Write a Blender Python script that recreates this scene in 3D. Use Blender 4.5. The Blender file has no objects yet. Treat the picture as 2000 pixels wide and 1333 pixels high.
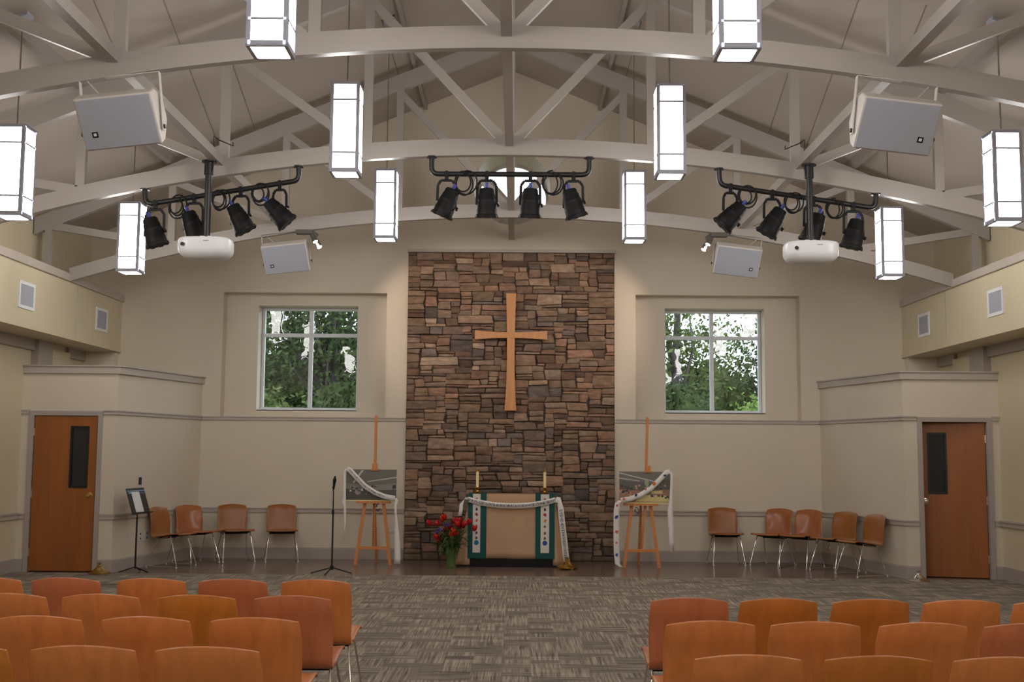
import bpy, math, random
from mathutils import Vector, Matrix
random.seed(7)
PI = math.pi
scene = bpy.context.scene
COL = scene.collection

# ------------------------------------------------------------------ camera
F, PITCH, YAW, ROLL, CX, CZ = 2233.755, .09921, -.00518, .00748, .10422, 1.55
fw = Vector((math.sin(YAW)*math.cos(PITCH), math.cos(YAW)*math.cos(PITCH), math.sin(PITCH)))
r0 = Vector((math.cos(YAW), -math.sin(YAW), 0)); u0 = r0.cross(fw)
rt = math.cos(ROLL)*r0 + math.sin(ROLL)*u0
up = -math.sin(ROLL)*r0 + math.cos(ROLL)*u0
cam_d = bpy.data.cameras.new('camera'); cam = bpy.data.objects.new('camera', cam_d); COL.objects.link(cam)
M = Matrix((rt, up, -fw)).transposed().to_4x4(); M.translation = Vector((CX, 0, CZ))
cam.matrix_world = M
cam_d.sensor_width = 36; cam_d.lens = F/2000*36; cam_d.clip_start = .05; cam_d.clip_end = 300
scene.camera = cam

# ------------------------------------------------------------------ world, exposure
scene.view_settings.view_transform = 'Standard'; scene.view_settings.look = 'None'
scene.view_settings.exposure = 0.33; scene.view_settings.gamma = 1; scene.view_settings.use_curve_mapping = False
LAMP_L = 18.0
w = bpy.data.worlds.new('sky'); scene.world = w; w.use_nodes = True
bg = w.node_tree.nodes['Background']; bg.inputs[0].default_value = (.86, .93, 1, 1); bg.inputs[1].default_value = 2.4

# ------------------------------------------------------------------ helpers
def lin(c):
    return tuple(((v/255)/12.92 if v/255 <= .04045 else ((v/255+.055)/1.055)**2.4) for v in c) + (1,)

def nn(nt, typ, **kw):
    n = nt.nodes.new(typ)
    for k, v in kw.items(): setattr(n, k, v)
    return n

def mat(name, c, rough=.6, metal=0, var=0, scale=(8, 8, 8), bump=0, bscale=40, coord='Object', spec=.5, coat=0):
    m = bpy.data.materials.new(name); m.use_nodes = True; nt = m.node_tree
    b = nt.nodes['Principled BSDF']
    b.inputs['Base Color'].default_value = lin(c); b.inputs['Roughness'].default_value = rough
    b.inputs['Metallic'].default_value = metal; b.inputs['Specular IOR Level'].default_value = spec
    b.inputs['Coat Weight'].default_value = coat; b.inputs['Coat Roughness'].default_value = .3
    tc = nn(nt, 'ShaderNodeTexCoord'); mp = nn(nt, 'ShaderNodeMapping'); mp.inputs['Scale'].default_value = scale
    nt.links.new(tc.outputs[coord], mp.inputs[0])
    if var:
        no = nn(nt, 'ShaderNodeTexNoise'); no.inputs['Scale'].default_value = 1; no.inputs['Detail'].default_value = 4
        nt.links.new(mp.outputs[0], no.inputs['Vector'])
        r = nn(nt, 'ShaderNodeValToRGB'); l = lin(c)
        r.color_ramp.elements[0].position = .3; r.color_ramp.elements[1].position = .7
        r.color_ramp.elements[0].color = tuple(v*(1-var) for v in l[:3])+(1,)
        r.color_ramp.elements[1].color = tuple(min(1, v*(1+var)) for v in l[:3])+(1,)
        nt.links.new(no.outputs[0], r.inputs[0]); nt.links.new(r.outputs[0], b.inputs['Base Color'])
    if bump:
        n2 = nn(nt, 'ShaderNodeTexNoise'); n2.inputs['Scale'].default_value = bscale; n2.inputs['Detail'].default_value = 5
        nt.links.new(tc.outputs[coord], n2.inputs['Vector'])
        bu = nn(nt, 'ShaderNodeBump'); bu.inputs['Strength'].default_value = bump; bu.inputs['Distance'].default_value = .01
        nt.links.new(n2.outputs[0], bu.inputs['Height']); nt.links.new(bu.outputs[0], b.inputs['Normal'])
    return m

class MB:
    def __init__(s): s.v = []; s.f = []; s.cols = None
    def add(s, vs, fs):
        o = len(s.v); s.v += [tuple(v) for v in vs]; s.f += [tuple(i+o for i in f) for f in fs]; return s
    def box(s, a, b, mtx=None):
        x0, y0, z0 = (min(a[i], b[i]) for i in range(3)); x1, y1, z1 = (max(a[i], b[i]) for i in range(3))
        vs = [(x0,y0,z0),(x1,y0,z0),(x1,y1,z0),(x0,y1,z0),(x0,y0,z1),(x1,y0,z1),(x1,y1,z1),(x0,y1,z1)]
        if mtx: vs = [mtx @ Vector(v) for v in vs]
        return s.add(vs, [(0,3,2,1),(4,5,6,7),(0,1,5,4),(1,2,6,5),(2,3,7,6),(3,0,4,7)])
    def bar(s, p, q, wx, wz, upv=(0, 0, 1)):
        p, q = Vector(p), Vector(q); d = (q-p).normalized(); u = Vector(upv)
        sd = d.cross(u).normalized(); u2 = sd.cross(d).normalized()
        vs = []
        for c in (p, q):
            for a, b in ((-1,-1),(1,-1),(1,1),(-1,1)): vs.append(c + sd*a*wx/2 + u2*b*wz/2)
        return s.add(vs, [(0,1,2,3),(7,6,5,4),(0,4,5,1),(1,5,6,2),(2,6,7,3),(3,7,4,0)])
    def prism(s, poly, y0, y1, axis='y'):      # poly of (a,b) in the plane across axis
        n = len(poly)
        def P(a, b, t): return {'y': (a, t, b), 'x': (t, a, b), 'z': (a, b, t)}[axis]
        vs = [P(a, b, y0) for a, b in poly] + [P(a, b, y1) for a, b in poly]
        fs = [tuple(range(n-1, -1, -1)), tuple(range(n, 2*n))] + [(i, (i+1) % n, n+(i+1) % n, n+i) for i in range(n)]
        return s.add(vs, fs)
    def tube(s, pts, r, n=8, caps=True):
        pts = [Vector(p) for p in pts]; rs = r if isinstance(r, (list, tuple)) else [r]*len(pts)
        d0 = (pts[1]-pts[0]).normalized(); u = d0.orthogonal().normalized(); o = len(s.v); k = len(pts)
        for i, p in enumerate(pts):
            if i == 0: d = d0
            elif i == k-1: d = (pts[-1]-pts[-2]).normalized()
            else: d = ((pts[i]-pts[i-1]).normalized() + (pts[i+1]-pts[i]).normalized()).normalized()
            u = (u - d*u.dot(d)).normalized(); v = d.cross(u)
            for j in range(n):
                a = 2*PI*j/n; s.v.append(tuple(p + (u*math.cos(a)+v*math.sin(a))*rs[i]))
        for i in range(k-1):
            for j in range(n): s.f.append((o+i*n+j, o+i*n+(j+1) % n, o+(i+1)*n+(j+1) % n, o+(i+1)*n+j))
        if caps: s.f.append(tuple(o+j for j in range(n-1, -1, -1))); s.f.append(tuple(o+(k-1)*n+j for j in range(n)))
        return s
    def lathe(s, prof, n=20, mtx=None, wob=0, wn=0):   # prof: (r,z)
        o = len(s.v)
        for r, z in prof:
            for j in range(n):
                a = 2*PI*j/n; rr = r*(1+wob*math.cos(wn*a)); p = Vector((rr*math.cos(a), rr*math.sin(a), z))
                s.v.append(tuple(mtx @ p if mtx else p))
        k = len(prof)
        for i in range(k-1):
            for j in range(n): s.f.append((o+i*n+j, o+i*n+(j+1) % n, o+(i+1)*n+(j+1) % n, o+(i+1)*n+j))
        s.f.append(tuple(o+j for j in range(n-1, -1, -1))); s.f.append(tuple(o+(k-1)*n+j for j in range(n)))
        return s
    def grid(s, rows):                            # rows: list of lists of points
        o = len(s.v); m = len(rows[0])
        for r in rows: s.v += [tuple(p) for p in r]
        for i in range(len(rows)-1):
            for j in range(m-1): s.f.append((o+i*m+j, o+i*m+j+1, o+(i+1)*m+j+1, o+(i+1)*m+j))
        return s
    def build(s, name, m, parent=None, smooth=False, bevel=0, seg=2, solid=0, sub=0):
        me = bpy.data.meshes.new(name); me.from_pydata(s.v, [], s.f); me.update()
        me.materials.append(m)
        if smooth: me.shade_smooth()
        if smooth == 'auto': me.set_sharp_from_angle(angle=math.radians(40))
        o = bpy.data.objects.new(name, me); COL.objects.link(o)
        if parent: o.parent = parent
        if solid: md = o.modifiers.new('solid', 'SOLIDIFY'); md.thickness = solid; md.offset = 0
        if sub: md = o.modifiers.new('sub', 'SUBSURF'); md.levels = sub; md.render_levels = sub
        if bevel: md = o.modifiers.new('bevel', 'BEVEL'); md.width = bevel; md.segments = seg; md.limit_method = 'ANGLE'
        return o

def struct(o): o['kind'] = 'structure'; return o
def tag(o, label, cat, group=None):
    o['label'] = label; o['category'] = cat
    if group: o['group'] = group
    return o
def thing(name, label, cat, loc=(0, 0, 0), rz=0, group=None):
    o = bpy.data.objects.new(name, None); COL.objects.link(o); o.location = loc; o.rotation_euler = (0, 0, rz)
    o.empty_display_size = .1
    return tag(o, label, cat, group)
def part(o, label): o['label'] = label; return o
def copy_tree(o, parent=None):
    c = o.copy(); COL.objects.link(c)
    if parent: c.parent = parent; c.matrix_parent_inverse = o.matrix_parent_inverse
    for ch in [x for x in bpy.data.objects if x.parent == o and x is not c]: copy_tree(ch, c)
    return c

# ------------------------------------------------------------------ materials
CREAM = (206, 194, 176)
m_wall = mat('painted_wall', CREAM, .55, var=.02, scale=(1.5,)*3, bump=.05, bscale=160)
m_side = mat('side_wall_paint', (202, 189, 160), .42, var=.02, scale=(1.5,)*3, bump=.04, bscale=160)
m_trim = mat('trim_paint', (178, 167, 157), .45)
m_base = mat('baseboard_paint', (164, 153, 146), .45)
m_truss = mat('truss_paint', (156, 148, 141), .35)
m_ceil = mat('ceiling_paint', (168, 157, 147), .6, var=.02, scale=(1,)*3, bump=.05, bscale=120)
m_joint = mat('joint_shadow_gap', (140, 127, 116), .7)
m_alu = mat('window_frame_paint', (204, 207, 212), .4)
m_dark = mat('dark_inside', (40, 36, 32), .8)
m_black = mat('black_metal', (15, 15, 16), .45)
m_blackm = mat('black_matte', (9, 9, 10), .6, spec=.3)
m_chrome = mat('chrome', (215, 212, 205), .18, 1)
m_white = mat('white_plastic', (222, 222, 224), .35)
m_plate = mat('white_plate', (200, 194, 188), .4)
m_grille = mat('speaker_grille', (160, 163, 172), .55, bump=.2, bscale=400)
m_cab = mat('speaker_cabinet', (196, 188, 180), .4)
m_lampf = mat('lamp_frame_metal', (180, 184, 200), .5)
m_rod = mat('pendant_rod', (190, 182, 170), .4, .3)
m_brass = mat('brass', (214, 170, 80), .22, 1)
m_dullbrass = mat('dull_brass', (190, 160, 95), .38, 1)
m_silver = mat('silver', (230, 228, 222), .2, 1)
m_candle = mat('candle_wax', (244, 222, 170), .5)
m_blue = mat('blue_connector', (44, 50, 130), .5)
m_tan = mat('tan_cloth', (188, 152, 120), .85, var=.04, scale=(6, 6, 2), bump=.1, bscale=300)
m_green = mat('green_cloth', (14, 74, 70), .8, var=.05, scale=(20,)*3)
m_banner = mat('white_banner', (214, 206, 200), .8)
m_ribbon = mat('satin_ribbon', (232, 226, 222), .45)
m_ink = mat('dark_ink', (60, 60, 76), .7)
m_board = mat('foam_board', (216, 206, 150), .6)
m_glossw = mat('stem_green', (62, 98, 34), .5)

def wood(name, c, sc=(3, 3, .35), rough=.35, spread=.11, coat=.15):
    m = mat(name, c, rough, coat=coat); nt = m.node_tree; b = nt.nodes['Principled BSDF']
    tc = nn(nt, 'ShaderNodeTexCoord'); mp = nn(nt, 'ShaderNodeMapping'); mp.inputs['Scale'].default_value = tuple(v*6 for v in sc)
    oi = nn(nt, 'ShaderNodeObjectInfo'); ad = nn(nt, 'ShaderNodeVectorMath', operation='ADD')
    mu = nn(nt, 'ShaderNodeMath', operation='MULTIPLY'); mu.inputs[1].default_value = 37
    nt.links.new(oi.outputs['Random'], mu.inputs[0]); nt.links.new(tc.outputs['Object'], mp.inputs[0])
    nt.links.new(mp.outputs[0], ad.inputs[0]); nt.links.new(mu.outputs[0], ad.inputs[1])
    no = nn(nt, 'ShaderNodeTexNoise'); no.inputs['Scale'].default_value = 1; no.inputs['Detail'].default_value = 6; no.inputs['Distortion'].default_value = .6
    nt.links.new(ad.outputs[0], no.inputs['Vector'])
    r = nn(nt, 'ShaderNodeValToRGB'); l = lin(c)
    r.color_ramp.elements[0].position = .32; r.color_ramp.elements[1].position = .7
    r.color_ramp.elements[0].color = (l[0]*(1-spread), l[1]*(1-spread*1.15), l[2]*(1-spread*1.2), 1)
    r.color_ramp.elements[1].color = (min(1, l[0]*(1+spread)), l[1]*(1+spread), l[2]*(1+spread), 1)
    nt.links.new(no.outputs[0], r.inputs[0]); nt.links.new(r.outputs[0], b.inputs['Base Color'])
    return m
m_ply = [wood('amber_ply', (190, 114, 44)), wood('orange_ply', (208, 128, 68)), wood('reddish_ply', (192, 114, 74)), wood('honey_ply', (196, 122, 44)), wood('dark_amber_ply', (146, 88, 34)), wood('shiny_ply', (160, 96, 56), rough=.22)]
m_plyedge = wood('ply_edge', (206, 150, 98))
m_door = wood('door_veneer', (146, 84, 32), (2, 2, .15), .4, .1)
m_cross = wood('cross_oak', (188, 130, 76), (4, 4, .5), .45, .1)
m_easel = wood('easel_beech', (200, 128, 70), (4, 4, .5), .5, .1)

# lamp glass (gives off light)
m_lamp = bpy.data.materials.new('lamp_diffuser'); m_lamp.use_nodes = True; nt = m_lamp.node_tree
b = nt.nodes['Principled BSDF']; b.inputs['Base Color'].default_value = (.9, .9, .9, 1)
b.inputs['Emission Color'].default_value = (1, .97, .94, 1); b.inputs['Emission Strength'].default_value = LAMP_L
m_bulb = bpy.data.materials.new('bulb_face'); m_bulb.use_nodes = True
b = m_bulb.node_tree.nodes['Principled BSDF']; b.inputs['Emission Color'].default_value = (1, .93, .82, 1); b.inputs['Emission Strength'].default_value = 12

# window glass: clear with mirror reflection by angle
m_glass = bpy.data.materials.new('window_glass'); m_glass.use_nodes = True; nt = m_glass.node_tree; nt.nodes.clear()
out = nn(nt, 'ShaderNodeOutputMaterial'); mx = nn(nt, 'ShaderNodeMixShader'); tr = nn(nt, 'ShaderNodeBsdfTransparent'); gl = nn(nt, 'ShaderNodeBsdfGlossy')
gl.inputs['Roughness'].default_value = .0; fr = nn(nt, 'ShaderNodeFresnel'); fr.inputs[0].default_value = 1.5
tcg = nn(nt, 'ShaderNodeTexCoord'); ng = nn(nt, 'ShaderNodeTexNoise'); ng.inputs['Scale'].default_value = 3
bg_ = nn(nt, 'ShaderNodeBump'); bg_.inputs['Strength'].default_value = .25; bg_.inputs['Distance'].default_value = .01
nt.links.new(tcg.outputs['Object'], ng.inputs['Vector']); nt.links.new(ng.outputs[0], bg_.inputs['Height']); nt.links.new(bg_.outputs[0], gl.inputs['Normal'])
tr.inputs[0].default_value = (.93, .97, .95, 1)
m2 = nn(nt, 'ShaderNodeMath', operation='MULTIPLY'); m2.inputs[1].default_value = .9
nt.links.new(fr.outputs[0], m2.inputs[0]); nt.links.new(m2.outputs[0], mx.inputs[0]); nt.links.new(tr.outputs[0], mx.inputs[1]); nt.links.new(gl.outputs[0], mx.inputs[2]); nt.links.new(mx.outputs[0], out.inputs[0])

# dark glass in the door lites
m_dglass = mat('dark_wired_glass', (34, 36, 40), .08)
m_vase = bpy.data.materials.new('green_glass'); m_vase.use_nodes = True
b = m_vase.node_tree.nodes['Principled BSDF']; b.inputs['Base Color'].default_value = (.25, .42, .12, 1); b.inputs['Roughness'].default_value = .08; b.inputs['Transmission Weight'].default_value = .7

# carpet tiles: laid quarter turn, streaked along the tile
def carpet():
    m = bpy.data.materials.new('carpet_tiles'); m.use_nodes = True; nt = m.node_tree; L = nt.links.new
    b = nt.nodes['Principled BSDF']; b.inputs['Roughness'].default_value = .95; b.inputs['Specular IOR Level'].default_value = .1
    tc = nn(nt, 'ShaderNodeTexCoord')
    def streak(sx, sy, seed):
        mp = nn(nt, 'ShaderNodeMapping'); mp.inputs['Scale'].default_value = (sx, sy, 1); mp.inputs['Location'].default_value = (seed, seed*2, 0)
        no = nn(nt, 'ShaderNodeTexNoise'); no.inputs['Scale'].default_value = 1; no.inputs['Detail'].default_value = 3; no.inputs['Roughness'].default_value = .65
        L(tc.outputs['Object'], mp.inputs[0]); L(mp.outputs[0], no.inputs['Vector']); return no
    a = streak(1.6, 62, 1); c = streak(52, 1.4, 5)
    # random quarter turns: brick cells with white noise
    mp = nn(nt, 'ShaderNodeMapping'); mp.inputs['Scale'].default_value = (4.6, 6.2, 1)
    fl = nn(nt, 'ShaderNodeVectorMath', operation='FLOOR'); wn = nn(nt, 'ShaderNodeTexWhiteNoise')
    L(tc.outputs['Object'], mp.inputs[0]); L(mp.outputs[0], fl.inputs[0]); L(fl.outputs[0], wn.inputs['Vector'])
    gt = nn(nt, 'ShaderNodeMath', operation='GREATER_THAN'); gt.inputs[1].default_value = .42; L(wn.outputs[0], gt.inputs[0])
    mx = nn(nt, 'ShaderNodeMix', data_type='FLOAT'); mm_ = nn(nt, 'ShaderNodeMapRange'); mm_.inputs[3].default_value = .12; mm_.inputs[4].default_value = .72; L(gt.outputs[0], mm_.inputs[0]); L(mm_.outputs[0], mx.inputs[0]); L(a.outputs[0], mx.inputs[2]); L(c.outputs[0], mx.inputs[3])
    r = nn(nt, 'ShaderNodeValToRGB'); e = r.color_ramp.elements
    e[0].position = .38; e[0].color = lin((94, 87, 82)); e[1].position = .63; e[1].color = lin((178, 166, 149))
    n = e.new(.5); n.color = lin((138, 127, 116))
    ma = nn(nt, 'ShaderNodeMath', operation='MULTIPLY_ADD'); ma.inputs[1].default_value = .10; ma.inputs[2].default_value = -.05
    ad = nn(nt, 'ShaderNodeMath', operation='ADD'); L(wn.outputs[0], ma.inputs[0]); L(ma.outputs[0], ad.inputs[0]); L(mx.outputs[0], ad.inputs[1])
    L(ad.outputs[0], r.inputs[0]); L(r.outputs[0], b.inputs['Base Color'])
    bu = nn(nt, 'ShaderNodeBump'); bu.inputs['Strength'].default_value = .4; bu.inputs['Distance'].default_value = .004
    L(mx.outputs[0], bu.inputs['Height']); L(bu.outputs[0], b.inputs['Normal']); return m
m_carpet = carpet()
def laminate():
    m = bpy.data.materials.new('dark_laminate'); m.use_nodes = True; nt = m.node_tree; L = nt.links.new
    b = nt.nodes['Principled BSDF']; b.inputs['Roughness'].default_value = .22
    tc = nn(nt, 'ShaderNodeTexCoord'); br = nn(nt, 'ShaderNodeTexBrick'); br.inputs['Scale'].default_value = 1
    br.inputs['Brick Width'].default_value = 1.2; br.inputs['Row Height'].default_value = .15; br.inputs['Mortar Size'].default_value = .002
    br.inputs['Color1'].default_value = lin((122, 102, 92)); br.inputs['Color2'].default_value = lin((116, 96, 86)); br.inputs['Mortar'].default_value = lin((96, 78, 69))
    L(tc.outputs['Object'], br.inputs['Vector']); L(br.outputs[0], b.inputs['Base Color']); return m
m_lam = laminate()
def stone():
    m = bpy.data.materials.new('ledgestone'); m.use_nodes = True; nt = m.node_tree; L = nt.links.new
    b = nt.nodes['Principled BSDF']; b.inputs['Roughness'].default_value = .85; b.inputs['Specular IOR Level'].default_value = .25
    at = nn(nt, 'ShaderNodeAttribute'); at.attribute_name = 'stone_colour'
    tc = nn(nt, 'ShaderNodeTexCoord'); no = nn(nt, 'ShaderNodeTexNoise'); no.inputs['Scale'].default_value = 9; no.inputs['Detail'].default_value = 8; no.inputs['Roughness'].default_value = .65
    mp = nn(nt, 'ShaderNodeMapping'); mp.inputs['Scale'].default_value = (1, 1, 2.2)
    L(tc.outputs['Object'], mp.inputs[0]); L(mp.outputs[0], no.inputs['Vector'])
    r = nn(nt, 'ShaderNodeMapRange'); r.inputs[1].default_value = .3; r.inputs[2].default_value = .7; r.inputs[3].default_value = .62; r.inputs[4].default_value = 1.35
    L(no.outputs[0], r.inputs[0]); mu = nn(nt, 'ShaderNodeVectorMath', operation='SCALE'); L(at.outputs['Color'], mu.inputs[0]); L(r.outputs[0], mu.inputs['Scale'])
    L(mu.outputs[0], b.inputs['Base Color'])
    bu = nn(nt, 'ShaderNodeBump'); bu.inputs['Strength'].default_value = .7; bu.inputs['Distance'].default_value = .012
    L(no.outputs[0], bu.inputs['Height']); L(bu.outputs[0], b.inputs['Normal']); return m
m_stone = stone()

# ================================================================== THE ROOM
YW, XS, YR = 17.1, 6.38, -6.0          # back wall, side walls, wall behind the camera
def ceil_z(x): return 7.43 - .412*abs(x)
struct(MB().box((-6.5, -6.1, -.12), (6.5, 14.9, 0)).build('floor', m_carpet))
struct(MB().box((-6.5, 14.9, -.12), (6.5, 17.5, 0)).build('floor', m_lam))

# ceiling: two sloped slabs in one shell
for sg in (-1, 1):
    o = MB().prism([(0, 7.43), (sg*6.6, ceil_z(6.6)), (sg*6.6, ceil_z(6.6)+.15), (0, 7.58)], -6.1, 18.3).build('ceiling', m_ceil); struct(o)
k = 0
for sg in (-1, 1):
    for (x0, y0, x1, y1) in ((3.94, 10.45, 4.1, 11.41), (3.35, 10.3, 4.03, 15.33), (3.26, 12.97, 3.53, 15.33), (1.57, 13.4, 1.58, 16.6)):
        k += 1
        struct(MB().bar((sg*x0, y0, ceil_z(x0)), (sg*x1, y1, ceil_z(x1)), .012, .01).build('trim_%d' % k, m_joint))

# back wall built of pieces round the openings
wall = MB()
T = .18
NX0, NX1, NZ0, NZ1 = 1.875, 4.34, 2.09, 3.965
def wbox(x0, z0, x1, z1, y0=YW, y1=YW+T): wall.box((x0, y0, z0), (x1, y1, z1))
wbox(-6.5, 0, 6.5, NZ0)
for sg in (-1, 1):
    wbox(sg*NX1, NZ0, sg*6.5, NZ1)
wbox(-NX0, NZ0, NX0, NZ1)
RC, RR = 5.605, .58                      # round window
wbox(-6.5, NZ1, 6.5, RC-.8)
wall.prism([(-.8, RC-.8), (-.8, ceil_z(.8)+.05), (-6.5, ceil_z(6.5)+.05), (-6.5, RC-.8)], YW, YW+T)
wall.prism([(.8, RC-.8), (.8, ceil_z(.8)+.05), (6.5, ceil_z(6.5)+.05), (6.5, RC-.8)], YW, YW+T)
wall.prism([(-.8, RC+.8), (.8, RC+.8), (.8, ceil_z(.8)+.05), (0, 7.48), (-.8, ceil_z(.8)+.05)], YW, YW+T)
NS = 64; ring = []
for y in (YW, YW+T):
    for i in range(NS):
        a = 2*PI*i/NS; c, s_ = math.cos(a), math.sin(a); q = .8/max(abs(c), abs(s_))
        ring.append((RR*c, y, RC+RR*s_)); ring.append((q*c, y, RC+q*s_))
fs = []
for i in range(NS):
    j = (i+1) % NS; fs += [(2*i, 2*i+1, 2*j+1, 2*j), (2*NS+2*i, 2*NS+2*j, 2*NS+2*j+1, 2*NS+2*i+1), (2*i, 2*j, 2*NS+2*j, 2*NS+2*i)]
wall.add(ring, fs)
struct(wall.build('wall_back', m_wall))
# niche backs with window openings
for sg, nm in ((-1, 'left'), (1, 'right')):
    n = MB(); yb = YW+.2; W0, W1, V0, V1 = 2.335, 3.85, 2.2, 3.79
    def nb(x0, z0, x1, z1): n.box((sg*x0, yb, z0), (sg*x1, yb+.42, z1))
    nb(NX0-.15, NZ0-.15, NX1+.15, V0); nb(NX0-.15, V1, NX1+.15, NZ1+.15); nb(NX0-.15, V0, W0, V1); nb(W1, V0, NX1+.15, V1)
    for a, b_ in (((NX0-.15, NZ0-.15), (NX0, NZ1+.15)), ((NX1, NZ0-.15), (NX1+.15, NZ1+.15))):
        n.box((sg*a[0], YW+T, a[1]), (sg*b_[0], yb, b_[1]))
    n.box((sg*NX0, YW+T, NZ0-.15), (sg*NX1, yb, NZ0)); n.box((sg*NX0, YW+T, NZ1), (sg*NX1, yb, NZ1+.15))
    struct(n.build('wall_back_niche_'+nm, m_wall))
    # window
    yf = 17.55
    wd = bpy.data.objects.new('window_%d' % (1 if sg < 0 else 2), None); COL.objects.link(wd); wd.location = (sg*3.09, yf, V0); struct(wd)
    f = MB(); c = .75; hz = 1.59
    lx = -.757; fr_ = .045
    f.box((lx, 0, 0), (-lx, .07, fr_)); f.box((lx, 0, hz-fr_), (-lx, .07, hz)); f.box((lx, 0, fr_), (lx+fr_, .07, hz-fr_)); f.box((-lx-fr_, 0, fr_), (-lx, .07, hz-fr_))
    f.box((-.03, .005, fr_), (.03, .065, hz-fr_)); f.box((lx+fr_, .005, 1.135), (-.03, .065, 1.19)); f.box((.03, .005, 1.135), (-lx-fr_, .065, 1.19))
    f.build('window_frame', m_alu, wd, bevel=.004)
    for x0, x1 in ((lx+fr_, -.03), (.03, -lx-fr_)):
        for z0, z1 in ((fr_, 1.135), (1.19, hz-fr_)):
            MB().add([(x0, .035, z0), (x1, .035, z0), (x1, .035, z1), (x0, .035, z1)], [(0, 1, 2, 3)]).build('window_pane', m_glass, wd)
    MB().box((lx, -.25, -.012), (-lx, 0, .012)).build('window_sill', m_alu, wd)
# round window with a deep tunnel
t = MB(); yo = 18.05
for i in range(NS):
    a0, a1 = 2*PI*i/NS, 2*PI*(i+1)/NS
    q = [(r*math.cos(a), y, RC+r*math.sin(a)) for r in (RR+.03, RR) for a in (a0, a1) for y in (YW+T, yo)]
    t.add(q, [(4, 6, 7, 5), (0, 1, 3, 2), (1, 5, 7, 3), (0, 2, 6, 4)])
struct(t.build('wall_round_reveal', m_wall))
wd = bpy.data.objects.new('window_3', None); COL.objects.link(wd); wd.location = (0, yo-.12, RC); struct(wd)
f = MB()
for i in range(NS):
    a0, a1 = 2*PI*i/NS, 2*PI*(i+1)/NS
    q = [(r*math.cos(a), y, r*math.sin(a)) for r in (RR, RR-.045) for a in (a0, a1) for y in (0, .06)]
    f.add(q, [(4, 6, 7, 5), (0, 1, 3, 2), (1, 5, 7, 3), (0, 2, 6, 4)])
for a in (PI*.27, PI*.73):
    d = Vector((math.cos(a), 0, math.sin(a))); f.bar(d*-.56+Vector((0, .03, -.1)), d*.56+Vector((0, .03, -.1)), .05, .11, (0, 1, 0))
f.prism([(0, -.1)] + [((RR-.03)*math.cos(PI*(1.17+.66*q/12)), (RR-.03)*math.sin(PI*(1.17+.66*q/12))) for q in range(13)], .01, .05)
f.build('window_frame', m_trim, wd)
MB().add([((RR-.02)*math.cos(2*PI*i/NS), .03, (RR-.02)*math.sin(2*PI*i/NS)) for i in range(NS)], [tuple(range(NS))]).build('window_pane', m_glass, wd)

# side walls, wall behind the camera
for sg, nm in ((-1, 'left'), (1, 'right')):
    struct(MB().box((sg*XS, YR, 0), (sg*(XS+.15), YW, ceil_z(XS))).build('wall_'+nm, m_side))
    # bulkhead along the wall
    b = MB(); b.box((sg*5.872, YR, 3.035), (sg*XS, YW, 3.885)); struct(b.build('wall_%s_bulkhead' % nm, m_side))
    k += 1; struct(MB().box((sg*5.84, YR, 3.80), (sg*5.872, YW, 3.905)).box((sg*5.872, YR, 3.885), (sg*XS, YW, 3.905)).build('trim_%d' % k, m_trim, bevel=.006))
    k += 1; struct(MB().box((sg*5.855, YR, 3.035), (sg*5.872, YW, 3.09)).build('trim_%d' % k, m_side))
    k += 1; struct(MB().box((sg*5.868, 15.33, 3.09), (sg*5.872, 15.35, 3.80)).build('trim_%d' % k, m_trim))
    # crown band, pilaster and duct box in the slot over the vestibule
    k += 1; struct(MB().box((sg*6.33, YR, 2.89), (sg*XS, 15.15, 3.035)).box((sg*6.33, 16.3, 2.89), (sg*XS, 16.95, 3.035)).build('trim_%d' % k, m_base))
    k += 1; struct(MB().box((sg*6.28, 15.15, 2.55), (sg*XS, 15.62, 3.035)).build('trim_%d' % k, m_base))
    k += 1; struct(MB().box((sg*6.31, 15.62, 2.55), (sg*XS, 16.3, 2.95)).box((sg*6.30, 15.75, 2.83), (sg*6.31, 16.1, 2.845)).build('trim_%d' % k, m_side))
    k += 1; struct(MB().box((sg*5.9, 16.95, 2.55), (sg*XS, YW, 3.035)).build('trim_%d' % k, m_wall))
    # chair rail and baseboard of the side wall
    k += 1; struct(MB().box((sg*(XS-.03), YR, .675), (sg*XS, 14.93, .735)).box((sg*(XS-.045), YR, .735), (sg*XS, 14.93, .755)).build('trim_%d' % k, m_trim))
    struct(MB().box((sg*(XS-.018), YR, 0), (sg*XS, 14.96, .165)).build('baseboard_'+nm, m_base))
struct(MB().prism([(-6.5, 0), (6.5, 0), (6.5, ceil_z(6.5)), (0, 7.43), (-6.5, ceil_z(6.5))], YR-.15, YR).build('wall_front', m_side))

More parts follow.
